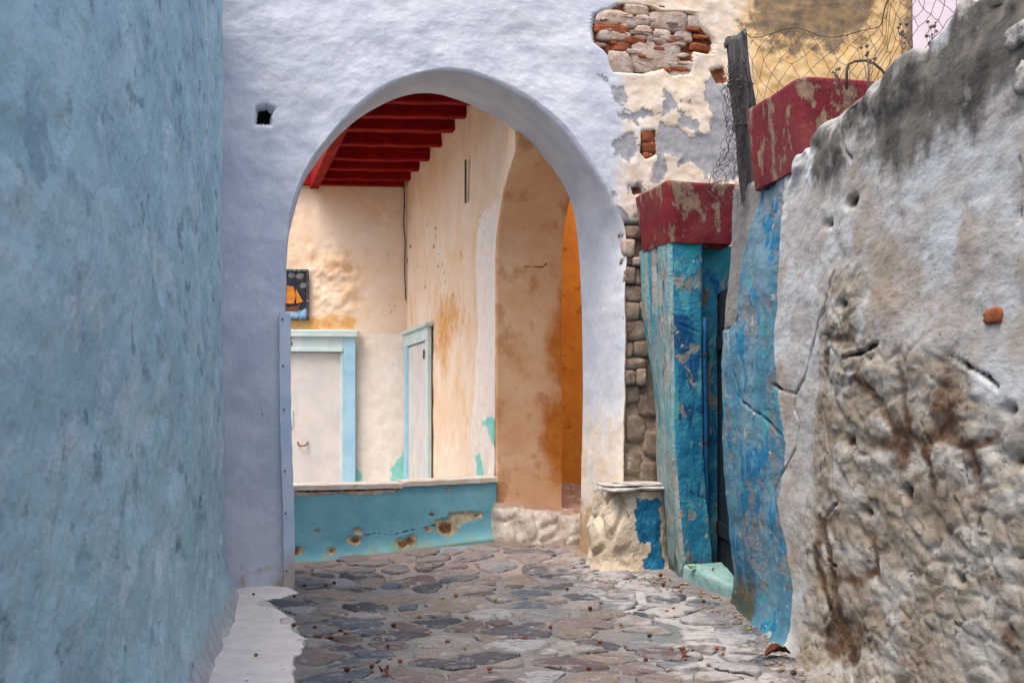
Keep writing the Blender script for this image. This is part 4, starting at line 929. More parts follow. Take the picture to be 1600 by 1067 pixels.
CPX, CPY = 1.364, 9.70
PF = Plane(CPX, CPY, *U)           # front of the gate pillar; b runs back along the alley side
def pillar():
    T = thing('gate_pillar', (1.45, 9.9, 0), 'peeling blue gate pillar beside the archway carrying the lower red planter', 'pillar')
    zk = np.array([-.3, .16, .87, 1.47, 1.96, 2.4, 2.84, 3.0]); xl = np.array([1.42, 1.40, 1.345, 1.324, 1.283, 1.20, 1.184, 1.18])
    zc = np.array([-.3, .11, 1.2, 2.29, 2.92, 3.0]); xc = np.array([1.48, 1.462, 1.364, 1.353, 1.34, 1.335])
    z = np.linspace(-.3, 2.97, 260)
    dl = np.interp(z, zk, xl) - 1.184; dc = np.interp(z, zc, xc) - CPX
    for _ in range(12):
        for a in (dl, dc): a[1:-1] = .25 * a[:-2] + .5 * a[1:-1] + .25 * a[2:]
    # plan path in (along front, back) coordinates: alley face from the back to the corner, the front, a groove for the pipe, then the deeper jamb
    path = [(0, .72), (0, .4), (0, .06), (.015, .015), (.06, 0), (.285, 0), (.30, .02), (.30, .16), (.31, .19), (.75, .19), (.75, .7)]
    pp = resample(path, 260, 5)
    TT = pp[:, None, 0] + 0 * z; BB = pp[:, None, 1] + 0 * z; ZZ = z[None] + 0 * TT
    back = np.clip(BB / .72, 0, 1) * (TT < .03)
    sh = dc[None] * (1 - back) + dl[None] * back; sh = sh * np.where(TT > .29, .55, 1)
    g = np.gradient(pp, axis=0); g /= np.linalg.norm(g, axis=1, keepdims=True); g = np.stack([g[:, 1], -g[:, 0]], -1)
    p3 = PF.world(TT + sh, ZZ, BB)
    sl = np.where(TT < .03, 1., 0.)
    d = .016 * fbm(p3, 2.5, 3, 121) + .007 * fbm(p3 * [1, 1, .5], 10, 4, 122) + sl * .012 * fbm(p3 * [1, 1, .25], 14, 3, 123)
    px = lambda l: [PF.pt(*a) for a in l]
    crack = np.where(sl > 0, 9, np.minimum(np.minimum(sd_line(TT, ZZ, px([(1040, 500), (1056, 503), (1070, 510), (1092, 518)])), sd_line(TT, ZZ, px([(1105, 530), (1115, 540), (1128, 556)]))), sd_line(TT, ZZ, px([(1066, 755), (1076, 772), (1100, 780)]))))
    chip = np.where(sl > 0, 9, np.minimum(sd_poly(TT, ZZ, px([(1103, 455), (1115, 450), (1124, 456), (1120, 470), (1113, 480), (1110, 468)])), sd_poly(TT, ZZ, px([(1040, 490), (1050, 497), (1044, 503)]))))
    d -= .008 * sstep(.01, 0, crack)
    pale = np.clip(sl * (.64 + .25 * sstep(2.0, 1.0, ZZ)) + .12 * (1 - sl) * (TT < .1), 0, 1)
    low = np.clip(.75 - ZZ * .75, 0, 1); teal = .55 * (TT > .12) * sstep(2.4, 2.9, ZZ) + .2
    mesh('shaft', PF.world(TT + sh + g[:, 0][:, None] * d, ZZ, BB + g[:, 1][:, None] * d), gridf(*TT.shape), M['pillar'], T, attrs=dict(pale=pale, low=low, crack=crack, chip=chip, teal=teal))
    # dark ragged cap of mortar between shaft and planter
    MB().box(PF.world(.27, 2.95, .36), np.array([*U, 0]) * .27, np.array([*N, 0]) * .34, (0, 0, .018), .006).build('cap', M['redpaint'], T)
    t = PF.pt(1099, 450)
    P = [PF.world(.292 + .012 * math.sin(k), z_, -.012) for k, z_ in enumerate(np.linspace(.12, 2.30, 14))]
    P = [PF.world(.318 + (.03 * (1 - z_ / 2.3)), z_, .05) for z_ in np.linspace(.12, 2.32, 14)]
    pip = thing('drain_pipe', tuple(P[0]), 'thin blue painted pipe running up the groove of the gate pillar', 'pipe')
    MB().tube(P, .026, 10).build('pipe', M['pipe'], pip, smooth=True)
    for z_ in (1.25, 2.0): MB().tube([PF.world(.318 + .03 * (1 - z_ / 2.3), z_ - .015, .05), PF.world(.318 + .03 * (1 - z_ / 2.3), z_ + .015, .05)], .033, 10).build('clamp', M['iron'], pip)
pillar()

def planter(pl, a0, a1, b0, b1, z0, z1, flare, label, lean=0.):
    T = thing('planter', tuple(pl.world((a0 + a1) / 2, z0, (b0 + b1) / 2)), label, 'planter', 'red planters along the gate')
    n = 18; lev = 26; V = []; cyc = []
    def ring(e, z, jit):
        out = []
        cor = [(a0 - e, b1 + e), (a0 - e, b0 - e), (a1 + e, b0 - e), (a1 + e, b1 + e)]
        for i in range(4):
            p, q = cor[i], cor[(i + 1) % 4]
            for k in range(n):
                f = k / n
                # soften the corners
                r = .0
                out.append((p[0] + (q[0] - p[0]) * f, p[1] + (q[1] - p[1]) * f))
        o = np.array(out)
        for _ in range(2): o = .25 * np.roll(o, 1, 0) + .5 * o + .25 * np.roll(o, -1, 0)
        return o
    R = []; Z = []
    H = z1 - z0
    for k in range(lev):
        f = k / (lev - 1); R.append(ring(flare * f**.9, z0, 0)); Z.append(z0 + H * f)
    for e, dz in ((flare - .012, .012), (flare - .05, .012), (flare - .062, 0), (flare - .065, -.08)): R.append(ring(e, 0, 0)); Z.append(z1 + dz)
    A = np.array(R); m = A.shape[1]; ZZ = np.array(Z)[:, None] + 0 * A[..., 0]
    p3 = pl.world(A[..., 0], ZZ, A[..., 1])
    d = .008 * fbm(p3, 5, 4, 131)
    ZZ = ZZ + .012 * fbm(p3, 2.5, 2, 132) + lean * (A[..., 0] - a0)
    cen = np.array([(a0 + a1) / 2, (b0 + b1) / 2]); g = A - cen; g /= np.linalg.norm(g, axis=-1, keepdims=True)
    P = pl.world(A[..., 0] + g[..., 0] * d, ZZ, A[..., 1] + g[..., 1] * d)
    Fc = gridf(len(R), m)
    a = np.arange(len(R) * m).reshape(len(R), m)
    wrapf = np.stack([a[:-1, -1], a[1:, -1], a[1:, 0], a[:-1, 0]], -1)
    mesh('box', P, np.concatenate([Fc, wrapf]), M['redpaint'], T, smooth=True)
    so_ = pl.world(A[-1][:, 0], z1 - .07, A[-1][:, 1]); c = so_.mean(0)
    mesh('soil', np.vstack([[c], so_]), [(0, 1 + i, 1 + (i + 1) % m) for i in range(m)], M['soil'], T)
    bot = pl.world(A[0][:, 0], z0, A[0][:, 1]); c = bot.mean(0)
    mesh('bottom', np.vstack([[c], bot]), [(0, 1 + (i + 1) % m, 1 + i) for i in range(m)], M['redpaint'], T)
planter(PF, -.02, .56, -.02, .66, 2.955, 3.455, .055, 'smaller, lower red planter on top of the blue gate pillar')
P2 = Plane(1.83, 7.2, math.cos(R_(11)), math.sin(R_(11)))
planter(P2, .02, .80, .02, .82, 3.06, 3.61, .05, 'larger, higher red planter on the right wall behind the leaning stake')

def sill():
    q0, q1 = np.array([1.455, 9.66]), np.array([1.76, 8.86])
    d = q1 - q0; L = np.linalg.norm(d); q = Plane(*q0, *d)     # its left (n) points into the doorway
    T = thing('door_sill', (1.75, 9.3, .0), 'worn turquoise stone sill at the foot of the dark doorway', 'sill')
    m = 50; a = np.linspace(0, L, m); prof = resample([(0, -.15), (0, .09), (.004, .125), (.02, .14), (.06, .143), (.6, .15)], 40)
    AA = a[:, None] + 0 * prof[None, :, 0]; BB = prof[None, :, 0] + 0 * AA; ZZ = prof[None, :, 1] + .07 * (1 - AA / L)
    p3 = q.world(AA, ZZ, BB); dd = .008 * fbm(p3, 6, 4, 141) + .003 * fbm(p3, 25, 3, 142)
    mesh('slab', q.world(AA, ZZ + dd, BB - dd), gridf(m, 40), M['sill'], T)
    # old board door closing the doorway further in
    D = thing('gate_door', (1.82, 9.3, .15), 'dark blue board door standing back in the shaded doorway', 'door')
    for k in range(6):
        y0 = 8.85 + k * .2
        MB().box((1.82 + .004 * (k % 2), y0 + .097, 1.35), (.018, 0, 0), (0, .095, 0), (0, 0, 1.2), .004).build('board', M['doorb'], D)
    V = [(1.86, 8.95, 2.62), (1.93, 9.86, 2.62), (3.0, 9.86, 2.62), (3.0, 8.95, 2.62)]; V += [(x, y, 2.84) for x, y, z in V]  # unseen slab, added to keep light from above out of the doorway
    tag(mesh('lintel', V, [(0, 1, 2, 3), (4, 7, 6, 5)] + [(i, i + 4, (i + 1) % 4 + 4, (i + 1) % 4) for i in range(4)], M['doorb'], base=V[0], smooth=False), 'added blue slab overhead that shades the doorway', 'lintel')
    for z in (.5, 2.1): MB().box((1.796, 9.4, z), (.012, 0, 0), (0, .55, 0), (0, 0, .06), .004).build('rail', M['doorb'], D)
sill()

RP = Plane(1.75, 8.9, .06, -2.6)        # alley face of the right wall; its left points away from the alley
def right_wall():
    zed = np.array([-.3, 0, .5, 1.2, 1.9, 2.1, 3.2]); xed = np.array([1.77, 1.752, 1.70, 1.652, 1.627, 1.642, 1.687]) - 1.75
    top_px = [(1137, 310), (1150, 292), (1185, 280), (1200, 281), (1228, 261), (1260, 214), (1293, 180), (1324, 152), (1357, 128), (1373, 118), (1397, 98), (1416, 87), (1433, 73), (1453, 69), (1467, 62), (1478, 45), (1487, 17), (1494, 0)]
    tp = [RP.pt(*p) for p in top_px]; tp = sorted(tp); ts = np.array([p[0] for p in tp]); tzv = np.array([p[1] for p in tp])
    plan = [(.62, -.02), (.30, -.04), (.09, -.035), (.03, -.01), (.0, .05), (0, .2), (0, 4.9), (0, 8.5)]      # (back, along)
    segs = []
    for (b0, a0), (b1, a1) in zip(plan[:-1], plan[1:]):
        L = math.hypot(b1 - b0, a1 - a0); st = .013 if a1 <= 4.95 else .05
        n = max(3, int(L / st)); segs += [(b0 + (b1 - b0) * k / n, a0 + (a1 - a0) * k / n) for k in range(n)]
    pp = np.array(segs + [plan[-1]])
    for _ in range(6): pp[1:-1] = .25 * pp[:-2] + .5 * pp[1:-1] + .25 * pp[2:]
    g = np.gradient(pp, axis=0); g /= np.linalg.norm(g, axis=1, keepdims=True); g = np.stack([g[:, 1], -g[:, 0]], -1)   # (back, along): outward
    g = np.stack([-np.gradient(pp[:, 1]), np.gradient(pp[:, 0])], -1); g /= np.linalg.norm(g, axis=1, keepdims=True)
    nv = 290; v = np.linspace(0, 1, nv); nt = 34
    zt = np.interp(pp[:, 1], ts, tzv, left=tzv[0], right=3.15)
    ZZ = -.25 + v[None] * (zt[:, None] - .06 + .25)
    AA = pp[:, 1][:, None] + 0 * ZZ; B0 = pp[:, 0][:, None] + 0 * ZZ
    # round over the top
    k = np.linspace(0, 1, nt + 1)[1:]; an = np.clip(k / .35, 0, 1) * 1.5708
    zt2 = zt[:, None] - .06 + .06 * np.sin(an)[None] ; inn = (.06 * (1 - np.cos(an)) + np.clip((k - .35) / .65, 0, 1) * .55)[None] + 0 * zt2
    ZZ = np.concatenate([ZZ, zt2], 1); AA = np.concatenate([AA, pp[:, 1][:, None] + 0 * zt2], 1)
    IN = np.concatenate([0 * B0, inn], 1); B0 = np.concatenate([B0, pp[:, 0][:, None] + 0 * zt2], 1)
    sh = np.interp(ZZ, zed, xed) * sstep(1.6, .2, AA)
    tz = np.stack([AA, ZZ, 0 * AA], -1); p3 = np.stack([AA, B0 + IN, ZZ], -1)
    px = lambda l: [RP.pt(*a) for a in l]
    rubsd = sd_poly(AA, ZZ, px([(1292, 430), (1312, 400), (1345, 420), (1352, 500), (1420, 530), (1480, 560), (1560, 590), (1600, 640), (1900, 700), (1900, 1500), (1300, 1300), (1262, 1067), (1252, 950), (1262, 800), (1272, 640), (1282, 500)]))
    rub = sstep(.16, -.22, rubsd + .20 * fbm(tz, 2.2, 4, 151))
    mld = sd_poly(AA, ZZ, px([(1262, 205), (1330, 140), (1375, 100), (1470, 50), (1500, -60), (1700, -100), (1700, 60), (1590, 130), (1545, 160), (1490, 215), (1450, 255), (1400, 275), (1350, 230), (1330, 215), (1296, 300), (1270, 300)]))
    mould = np.clip(.52 - mld * 1.6, 0, .95)
    ab = RP.pt(1222, 500)[0]
    edge = np.interp(ZZ, [0, .4, .9, 1.3, 1.6, 2.0, 2.5, 3.2], [RP.pt(x, 0)[0] for x in (1240, 1238, 1218, 1226, 1220, 1216, 1220, 1222)])
    blue = (AA - edge) + .03 * fbm(tz, 3, 3, 152)
    bluem = sstep(.01, -.04, blue)
    slab = sd_poly(AA, ZZ, px([(1120, 330), (1140, 300), (1188, 276), (1197, 296), (1186, 340), (1174, 400), (1171, 495), (1163, 512), (1148, 518), (1128, 512), (1110, 512)]))
    bluem = bluem * sstep(-.0, .03, slab)
    grime = np.clip(.85 - ZZ * 1.1, 0, 1) * sstep(1.2, .6, AA) + .0
    cr = [[(1305, 425), (1290, 480), (1270, 540), (1258, 590), (1243, 615), (1240, 640), (1247, 660), (1240, 700), (1222, 740), (1213, 770), (1216, 800)], [(1243, 615), (1225, 610), (1212, 600)], [(1285, 640), (1297, 720), (1300, 770), (1305, 785), (1287, 805), (1285, 850), (1290, 875), (1305, 885), (1300, 940), (1290, 975)],
          [(1160, 512), (1168, 580), (1178, 625), (1200, 650), (1222, 680), (1222, 720)], [(1128, 512), (1140, 516), (1147, 518), (1162, 512), (1172, 495)], [(1470, 552), (1510, 572), (1540, 590), (1556, 606)], [(1450, 620), (1440, 660), (1452, 700), (1446, 740)], [(1510, 640), (1500, 700), (1512, 760)], [(1545, 860), (1560, 900), (1556, 960)], [(1265, 700), (1262, 770), (1256, 830)], [(1318, 560), (1345, 550), (1372, 536)], [(1590, 250), (1585, 340)], [(1305, 170), (1318, 230), (1330, 250)]]
    crack = np.full(AA.shape, 9.)
    for c in cr:
        c2 = px(c); crack = np.minimum(crack, sd_line(AA, ZZ, c2))
    crack = crack + .012 * fbm(tz, 9, 2, 153)
    # relief: long flat courses, so the noise is stretched along the wall
    p3 = p3 * [.45, 1, 1]
    d = .03 * fbm(p3, 1.0, 3, 154) + .010 * fbm(p3, 6, 4, 155) + .003 * fbm(p3, 22, 3, 156)
    wq = p3 + .11 * np.stack([fbm(p3, 2.4, 4, 157), fbm(p3, 2.4, 4, 158), fbm(p3, 2.4, 4, 159)], -1)
    w1, w2 = worley(wq * [1, 1, .8], 3.6, 160); joint = sstep(.0, .34, w2 - w1) * (.45 + .55 * sstep(-.25, .25, fbm(p3, 1.7, 2, 173))) + .55 * sstep(.25, -.25, fbm(p3, 1.7, 2, 173))
    v1, v2 = worley(wq * [1, 1, .8], 8, 170); j2 = 1 - (1 - sstep(0, .28, v2 - v1)) * sstep(-.05, .3, fbm(p3, 2.3, 2, 174))
    e1, e2 = worley(wq * [1.3, 1, 1], 9, 180); crumb = sstep(.0, .18, e2 - e1)
    d += rub * (.018 * joint - .018 + .010 * j2 + .010 * crumb * sstep(-.1, .3, fbm(p3, 2.6, 2, 181)) + .008 * fbm(p3 * [1, 1, .7], 3.2, 4, 161) + .012 * fbm(p3, 10, 4, 171) + .007 * fbm(p3, 26, 3, 172))
    topm = sstep(.45, .05, zt[:, None] - ZZ) * sstep(.9, 1.8, AA)
    d += topm * (.05 * joint - .03 + .05 * fbm(p3, 3.5, 5, 162))
    ZZ2 = ZZ + (IN > 0) * (.05 * fbm(p3, 4, 3, 163) + .05 * joint - .03) * sstep(.5, 1.2, AA)
    holes = np.full(AA.shape, 9.)
    for x, y, r in ((1327, 316, 9), (1293, 350, 6), (1318, 475, 7), (1325, 690, 12), (1415, 770, 9), (1505, 905, 11), (1585, 720, 13), (1575, 640, 9), (1350, 800, 5)):
        c = RP.pt(x, y); holes = np.minimum(holes, np.hypot((AA - c[0]) * .4, (ZZ - c[1]) * 1.1) - r * .75 / F * (8.9 - c[0]))
    holes = holes + .035 * fbm(tz, 8, 4, 164)
    cav = sd_poly(AA, ZZ, px([(1290, 975), (1305, 950), (1330, 955), (1346, 985), (1348, 1035), (1325, 1050), (1290, 1015)])) + .10 * fbm(tz * [.5, 1, 1], 5, 4, 165)
    d -= .05 * sstep(.03, -.03, holes) + .014 * sstep(.08, -.08, cav) + .03 * sstep(.014, .0, crack)
    d += .010 * bluem * fbm(tz * [1, .35, 1], 9, 3, 166) - .012 * sstep(.005, -.01, slab)
    d += .08 * np.exp(-np.maximum(ZZ, 0) / .10)
    pit = np.clip(np.maximum.reduce([rub * (1 - joint) * .9, rub * (1 - j2) * .45, sstep(.03, -.02, holes), .8 * sstep(.06, -.05, cav), topm * (1 - joint) * .5]), 0, 1)
    P = RP.world(AA + g[:, 1][:, None] * d * (IN == 0), ZZ2, B0 + IN + g[:, 0][:, None] * d - sh * -1.0 * 1)
    T = thing('boundary_wall', (1.8, 6.5, 0), 'crumbling whitewashed rubble wall on the right with a blue painted end', 'wall')
    mesh('wall', P, gridf(*AA.shape), M['right'], T, attrs=dict(rub=rub, rubm=rub * (1 - bluem), mould=mould * (1 - .0 * bluem), blue=blue, bluem=bluem, slab=slab, grime=grime, crack=crack, pit=pit))
    # loose stones on top and a bit of brick showing in the plaster
    for x, y, w, h in ((1592, 52, 26, 22), (1600, 120, 20, 26)):
        c = RP.pt(x, y); Yd = 8.9 - c[0]; V, Fc = rubble(RP.world(c[0], c[1], .06), np.array([*RP.d, 0]) * w / F * Yd * 1.3, np.array([*RP.n, 0]) * .16, (0, 0, h / F * Yd), rng.randrange(999), 3.2, .34, 3)
        V, Fc = chunk(RP.world(c[0], c[1], .10), np.array([*RP.d, 0]) * w / F * Yd * 1.4, np.array([*RP.n, 0]) * .12, (0, 0, h / F * Yd), rng.randrange(999), .16, 8)
        mesh('stone', V, Fc, M['stone_m'], T)
    c = RP.pt(1547, 494); V, Fc = chunk(RP.world(c[0], c[1], .038), np.array([*RP.d, 0]) * .085, np.array([*RP.n, 0]) * .04, (0, 0, .036), 5, .1, 12); mesh('brick', V, Fc, M['brick'], T)
M['stone_m'] = layered('lichened_coping_stone', ((168, 166, 160), (140, 140, 136), 7), [dict(kind='noise', ns=9, lo=.5, hi=.64, col=(84, 84, 82), op=.9), dict(kind='noise', ns=14, lo=.6, hi=.68, col=(200, 196, 186), op=.8)], bump=((12, .6, .03), (46, .6, .006)))
right_wall()

# ------------------------------------------------------------------ stake, wire netting, dry stems
def stake():
    T = thing('wooden_stake', (1.79, 8.5, 3.1), 'weathered dark wooden stake leaning above the gate between the red planters', 'stake')
    P0, P1 = np.array([1.80, 8.45, 3.05]), np.array([1.66, 8.5, 4.36]); n = 20; rings = 40; V = []
    for k in range(rings + 1):
        f = k / rings; c = P0 + (P1 - P0) * f
        for q in range(n):
            th = q * 2 * math.pi / n; r = .092 * (1 - .18 * f) * (1 + .10 * math.sin(th * 3 + 1) + .05 * math.sin(th * 7 + 2)) + .006 * math.sin(f * 14 + th * 2)
            dz = 0
            if k == rings: dz = -.07 * (1 - math.cos(th - .3)) + .022 * math.sin(th * 5) + .012 * math.sin(th * 9 + 1)
            if k == rings - 1: dz = .6 * (-.07 * (1 - math.cos(th - .3)))
            V.append(c + np.array([math.cos(th) * r, math.sin(th) * r * .8, dz]))
    Fs = [(k * n + q, k * n + (q + 1) % n, (k + 1) * n + (q + 1) % n, (k + 1) * n + q) for k in range(rings) for q in range(n)] + [tuple(rings * n + q for q in range(n))]
    mesh('shaft', V, Fs, M['wood'], T)
    for z in (3.95, 3.62):
        f = (z - 3.05) / 1.31; c = P0 + (P1 - P0) * f
        MB().tube([c + np.array([.096 * math.cos(a), .085 * math.sin(a), .012 * math.sin(a * 2)]) for a in np.linspace(0, 6.28, 18)], .006, 4, False).build('wire_tie', M['iron'], T)
stake()
def netting():
    # the net is a chain of wires over a sagging sheet: s along the wall top (from the stake nearer to the viewer), h up
    ys = lambda s: 8.45 - s * 4.3
    def pos(s, h):
        y = ys(s); x = 1.80 + .40 * sstep(0, .35, np.array(s)) + .06 * math.sin(s * 9)
        ztop = 4.30 - .58 * s**.6 - .10 * math.sin(s * 3.1) + .05 * math.sin(s * 17); zb = 3.02
        z = zb + (ztop - zb) * h
        return np.array([x + .05 * math.sin(h * 5 + s * 7) + .02 * math.sin(s * 31 + h * 11), y + .05 * math.sin(h * 4 + s * 5), z + .02 * math.sin(s * 40 + h * 3) * h])
    r2 = random.Random(3); NS, NH = 46, 13; mb = MB()
    J = {(i, j): pos(min(1, max(0, (i + .28 * r2.uniform(-1, 1)) / NS)), min(1, max(0, (j + .25 * r2.uniform(-1, 1)) / NH))) for i in range(NS + 1) for j in range(NH + 1)}
    for i in range(NS + 1):
        for j in range(NH + 1):
            if (i + j) % 2: continue
            for di, dj in ((1, 1), (1, -1)):
                a, b = (i, j), (i + di, j + dj)
                if b in J and r2.random() > .03:
                    m = (J[a] + J[b]) / 2 + np.array([r2.uniform(-1, 1) * .006, 0, r2.uniform(-1.4, .6) * .006]); mb.tube([J[a], m, J[b]], .0020, 3, False)
    top = [pos(s, 1.0) for s in np.linspace(0, 1, 60)]
    T = thing('wire_netting', (1.95, 7.5, 3.1), 'sagging rusty wire netting stretched along the top of the right wall', 'netting')
    mb.build('mesh_wires', M['iron'], T); MB().tube(top, .0038, 4, False).build('top_wire', M['iron'], T)
    # crumpled end hanging on the near side of the stake
    mb = MB(); r2 = random.Random(9)
    K = {}
    for i in range(9):
        for j in range(26):
            f = j / 25; w = .05 + .09 * f + .03 * math.sin(f * 9)
            K[i, j] = np.array([1.70 - .02 * f + (i / 8 - .75) * w * 2.0 + r2.uniform(-.016, .016) - .02, 8.33 + .07 * math.sin(i * 1.7 + j * .6) + r2.uniform(-.03, .03), 4.08 - f * 1.05 + r2.uniform(-.02, .02)])
    for (i, j), p in K.items():
        for di, dj in ((1, 1), (-1, 1)):
            b = (i + di, j + dj)
            if b in K: m = (p + K[b]) / 2 + np.array([r2.uniform(-.014, .014), r2.uniform(-.02, .02), r2.uniform(-.012, .012)]); mb.tube([p, m, K[b]], .0021, 3, False)
    t2 = thing('wire_netting', (1.66, 8.3, 3.05), 'crumpled bunch of wire netting hanging down the left side of the stake', 'netting')
    mb.build('mesh_wires', M['iron'], t2)
    c = [np.array([1.95 + .0 * k, 6.3 + 0, 0]) for k in range(2)]
    pl = Plane(2.12, 6.3, 1, .05)
    hoop = [pl.world(*pl.pt(x, y), 0) for x, y in ((1323, 140), (1323, 112), (1326, 101), (1336, 96), (1352, 95), (1365, 99), (1378, 110), (1388, 124))]
    tag(MB().tube(hoop, .008, 6).build('iron_hoop', M['iron'], base=tuple(hoop[0]), smooth=True), 'bent dark iron rod looping up behind the larger red planter', 'iron rod')
    # dry stems with round seed heads
    V0, F0 = ICO2
    for (x, y, sp, lab, hy) in ((1358, 85, 10, 'dry stalk with a cluster of seed heads rising left of the coping stones', 150), (1412, 50, 9, 'dry stalk with few seed heads in the middle of the netting', 130), (1458, 50, 11, 'dry stalk of round seed heads in front of the lilac wall', 110), (1308, 118, 7, 'short dry stalk with seed heads beside the iron hoop', 140)):
        pl = Plane(2.06, 6.1, 1, 0); t = thing('dry_stalk', tuple(pl.world(*pl.pt(x, hy), 0)), lab, 'plant', 'dry stalks in the netting')
        mb = MB(); root = pl.world(*pl.pt(x, hy), 0); r3 = random.Random(x)
        for k in range(9):
            e = pl.world(*pl.pt(x + r3.uniform(-1, 1) * sp, y + r3.uniform(-1.6, 1.6) * sp), r3.uniform(-.05, .05)); mid = (root * .4 + e * .6) + np.array([0, 0, .01])
            mb.tube([root, mid, e], .0014, 3, False)
            s = r3.uniform(.006, .011); h = MB().add(e + V0 * s, F0); h.build('seed_head', M['seed'], t, smooth=True)
        mb.build('stem', M['seed'], t)
netting()

# lilac house beyond the ochre wall
def lilac():
    T = thing('lilac_house', (6.5, 14, 0), 'pale lilac house wall at the top right beyond the netting', 'house')
    q = Plane(3.6, 13.4, math.cos(R_(4)), math.sin(R_(4))); t = np.linspace(0, 6, 60); z = np.linspace(-.4, 7.5, 60); TT, ZZ = np.meshgrid(t, z, indexing='ij'); tz = np.stack([TT, ZZ, 0 * TT], -1)
    mesh('wall', q.world(TT, ZZ, -.03 * fbm(tz, 1.1, 3, 181)), gridf(60, 60), M['lilac'], T)
    MB().box(q.world(3, 3.5, 2.1), np.array([*q.d, 0]) * 3, np.array([*q.n, 0]) * 2, (0, 0, 3.95)).build('body', M['lilac'], T)
lilac()

# ------------------------------------------------------------------ small growth and litter
def tuft(name, root, n, h, sp, mat, label, cat, seed, wid=.003):
    r3 = random.Random(seed); t = MB()
    for k in range(n):
        a = r3.uniform(0, 6.28); l = h * r3.uniform(.5, 1); o = np.array([math.cos(a), math.sin(a), 0]) * r3.uniform(0, sp * .4); e = o + np.array([math.cos(a) * sp, math.sin(a) * sp, l])
        t.tube([np.array(root) + o, np.array(root) + o * .5 + e * .5 + np.array([0, 0, .1 * l]), np.array(root) + e], [wid, wid * .8, wid * .2], 3, False)
    tag(t.build(name, mat, base=tuple(root)), label, cat)
tuft('dry_grass', tuple(PF.world(.06, 3.38, .62)), 26, .17, .09, M['grass'], 'tuft of dry straw grass behind the lower red planter', 'grass tuft', 4, .004)
def weed():
    c = np.array([1.50, 9.50, .20]); mb = MB(); r3 = random.Random(8); t = thing('weed', tuple(c), 'small green weed sprouting at the left end of the turquoise sill', 'plant')
    for k in range(13):
        a = r3.uniform(0, 6.28); e = np.array([math.cos(a), math.sin(a), r3.uniform(.3, 1.0)]) * r3.uniform(.03, .06); s = np.cross(e, [0, 0, 1]); s = s / (np.linalg.norm(s) + 1e-9) * .012
        m = MB().add([c, c + e * .5 + s, c + e, c + e * .5 - s, c + e * .5 + [0, 0, .004]], [(0, 1, 4), (1, 2, 4), (2, 3, 4), (3, 0, 4)]); m.build('leaf', M['weed'], t, smooth=True)
weed()
def berries():
    V0, F0 = ICO2
    protos = []
    kinds = [('small red brown fallen berry lying on the alley cobbles', 'red brown berries on the ground'), ('small orange fallen berry lying on the alley cobbles', 'orange berries on the ground'),
             ('small shrivelled dark berry lying on the alley cobbles', 'dark berries on the ground'), ('small olive green berry lying on the alley cobbles', 'green berries on the ground')]
    L = [(362, 934, 2), (396, 937, 0), (460, 936, 0), (492, 986, 0), (459, 987, 0), (532, 991, 0), (540, 996, 0), (517, 1002, 0), (500, 1002, 0), (606, 1015, 0), (615, 982, 0), (541, 966, 1), (560, 954, 3), (655, 969, 1), (542, 1052, 0), (581, 1047, 0), (625, 1039, 1), (667, 1038, 1), (400, 1035, 1), (625, 921, 0), (637, 919, 3), (476, 919, 2), (509, 919, 0), (522, 915, 2), (692, 940, 3), (555, 962, 0), (356, 958, 0),
         (702, 962, 1), (712, 935, 1), (775, 942, 3), (886, 925, 2), (939, 947, 1), (922, 955, 0), (860, 984, 1), (970, 981, 1), (1015, 999, 2), (699, 1009, 0), (726, 1018, 3), (765, 1051, 1), (920, 1051, 0), (937, 1008, 1), (1009, 1037, 0), (1032, 903, 0), (1036, 918, 0), (1061, 922, 0), (1062, 929, 1), (1099, 944, 0), (1052, 956, 0), (1042, 960, 1), (1114, 902, 1), (1170, 989, 3), (1049, 1022, 0), (1067, 1021, 0), (1071, 1036, 1), (1120, 1019, 1), (1129, 1028, 1), (1306, 1059, 0), (1082, 1023, 2), (677, 887, 2), (660, 892, 2), (820, 1004, 0), (1240, 1058, 2)]
    for k in range(4):
        for v in range(2):
            r3 = random.Random(k * 10 + v); q = V0 * (1 + .10 * fbm(V0 + k * 5 + v, 1.5, 2, 190 + k))[:, None] * [1, 1, .92]
            me = MB().add(q * .019, F0)
            if v == 0: me.tube([(.012, 0, .010), (.025, .004, .013), (.042, .012, .006)], [.003, .002, .0015], 4)
            o = me.build('fallen_berry', M['berry'][k], smooth=True); protos.append((k, v, o))
    used = set()
    for i, (x, y, k) in enumerate(L):
        gx_, gy_ = gpt(x, y); z = float(ground_z(gx_, gy_)) + .028 + (.02 if sd_poly(np.array(gx_), np.array(gy_), WASH) < 0 else 0)
        if (x, y) == (1114, 902): gx_, gy_, z = 1.66, 9.4, .215
        v = i % 2; o = [p for p in protos if p[0] == k and p[1] == v][0][2]
        if (k, v) in used: o = o.copy(); COL.objects.link(o)
        used.add((k, v)); s = rng.uniform(.6, 1.0)
        o.location = (gx_, gy_, z - .006 * (1 - s)); o.rotation_euler = (0, 0, rng.uniform(0, 6.28)); o.scale = (s, s, s)
        tag(o, kinds[k][0] if i != 49 else 'small orange berry resting on the turquoise door sill', 'berry', kinds[k][1] if i != 49 else None)
    for k, v, o in protos:
        if (k, v) not in used: bpy.data.objects.remove(o)
berries()
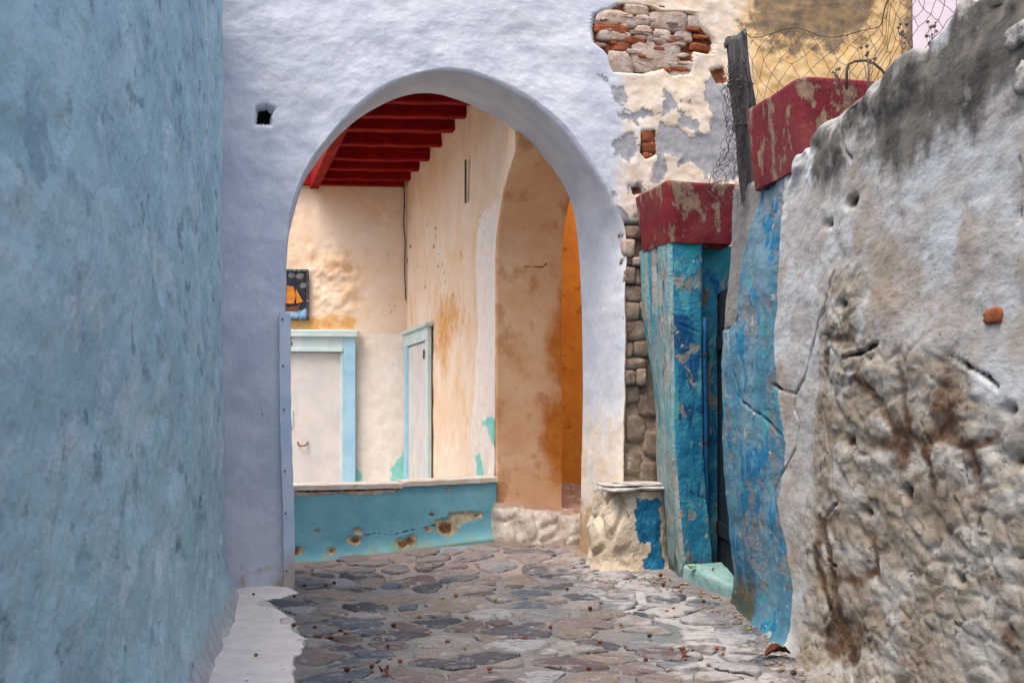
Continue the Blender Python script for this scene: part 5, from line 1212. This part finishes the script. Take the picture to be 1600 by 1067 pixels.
def crumbs():
    r3 = random.Random(21); V0, F0 = ico(1); mb = MB()
    for k in range(420):
        y = r3.uniform(6.0, 9.7); q = r3.random()
        if q < .6: x = 1.70 - abs(r3.gauss(0, .16)) - max(0, y - 8.8) * .4
        elif q < .8: x, y = r3.uniform(.7, 1.3), 9.75 - abs(r3.gauss(0, .22))
        else: x = r3.uniform(-1.6, 1.5)
        s_ = abs(r3.gauss(.006, .006)) + .003; z = float(ground_z(x, y)) + .012
        mb.add(np.array([x, y, z]) + V0 * [s_ * r3.uniform(.7, 1.4), s_ * r3.uniform(.7, 1.4), s_ * .6], F0)
    tag(mb.build('plaster_crumbs', M['quoin']), 'crumbs of fallen plaster and grit strewn along the foot of the right wall', 'rubble', kind='stuff')
crumbs()
def leaves():
    for (x, y, L, W, rz, lab) in ((1215, 1030, .17, .045, .3, 'curled dark brown dead leaf near the foot of the right wall'), (1070, 1031, .07, .03, 1.2, 'small rust brown leaf scrap beside berries left of the dead leaf'), (600, 1060, .06, .03, 2.2, 'tiny withered leaf among cobbles at the bottom edge left of centre')):
        gx_, gy_ = gpt(x, y); c = np.array([gx_, gy_, float(ground_z(gx_, gy_)) + .03]); n = 12; V = []
        ca, sa = math.cos(rz), math.sin(rz)
        for i in range(n + 1):
            f = i / n; w = W * math.sin(math.pi * min(1, f * .93 + .05))**.8
            for j in range(7):
                u = (j - 3) / 3; xx = (f - .5) * L; yy = u * w; zz = .9 * w * u * u + .02 * math.sin(f * 3.1) + .004 * math.sin(f * 21 + j)
                V.append(c + [xx * ca - yy * sa, xx * sa + yy * ca, zz])
        t = thing('dead_leaf', tuple(c), lab, 'leaf'); g = gridf(n + 1, 7); mesh('blade', V, g, M['leaf'], t)
        e = c + [-.5 * L * ca, -.5 * L * sa, .008]; MB().tube([e, e + [-.06 * ca, -.06 * sa - .01, -.012], e + [-.11 * ca, -.11 * sa - .03, -.02]], [.003, .0025, .002], 4).build('stalk', M['leaf'], t)
leaves()
print('cobbles', NCOB)
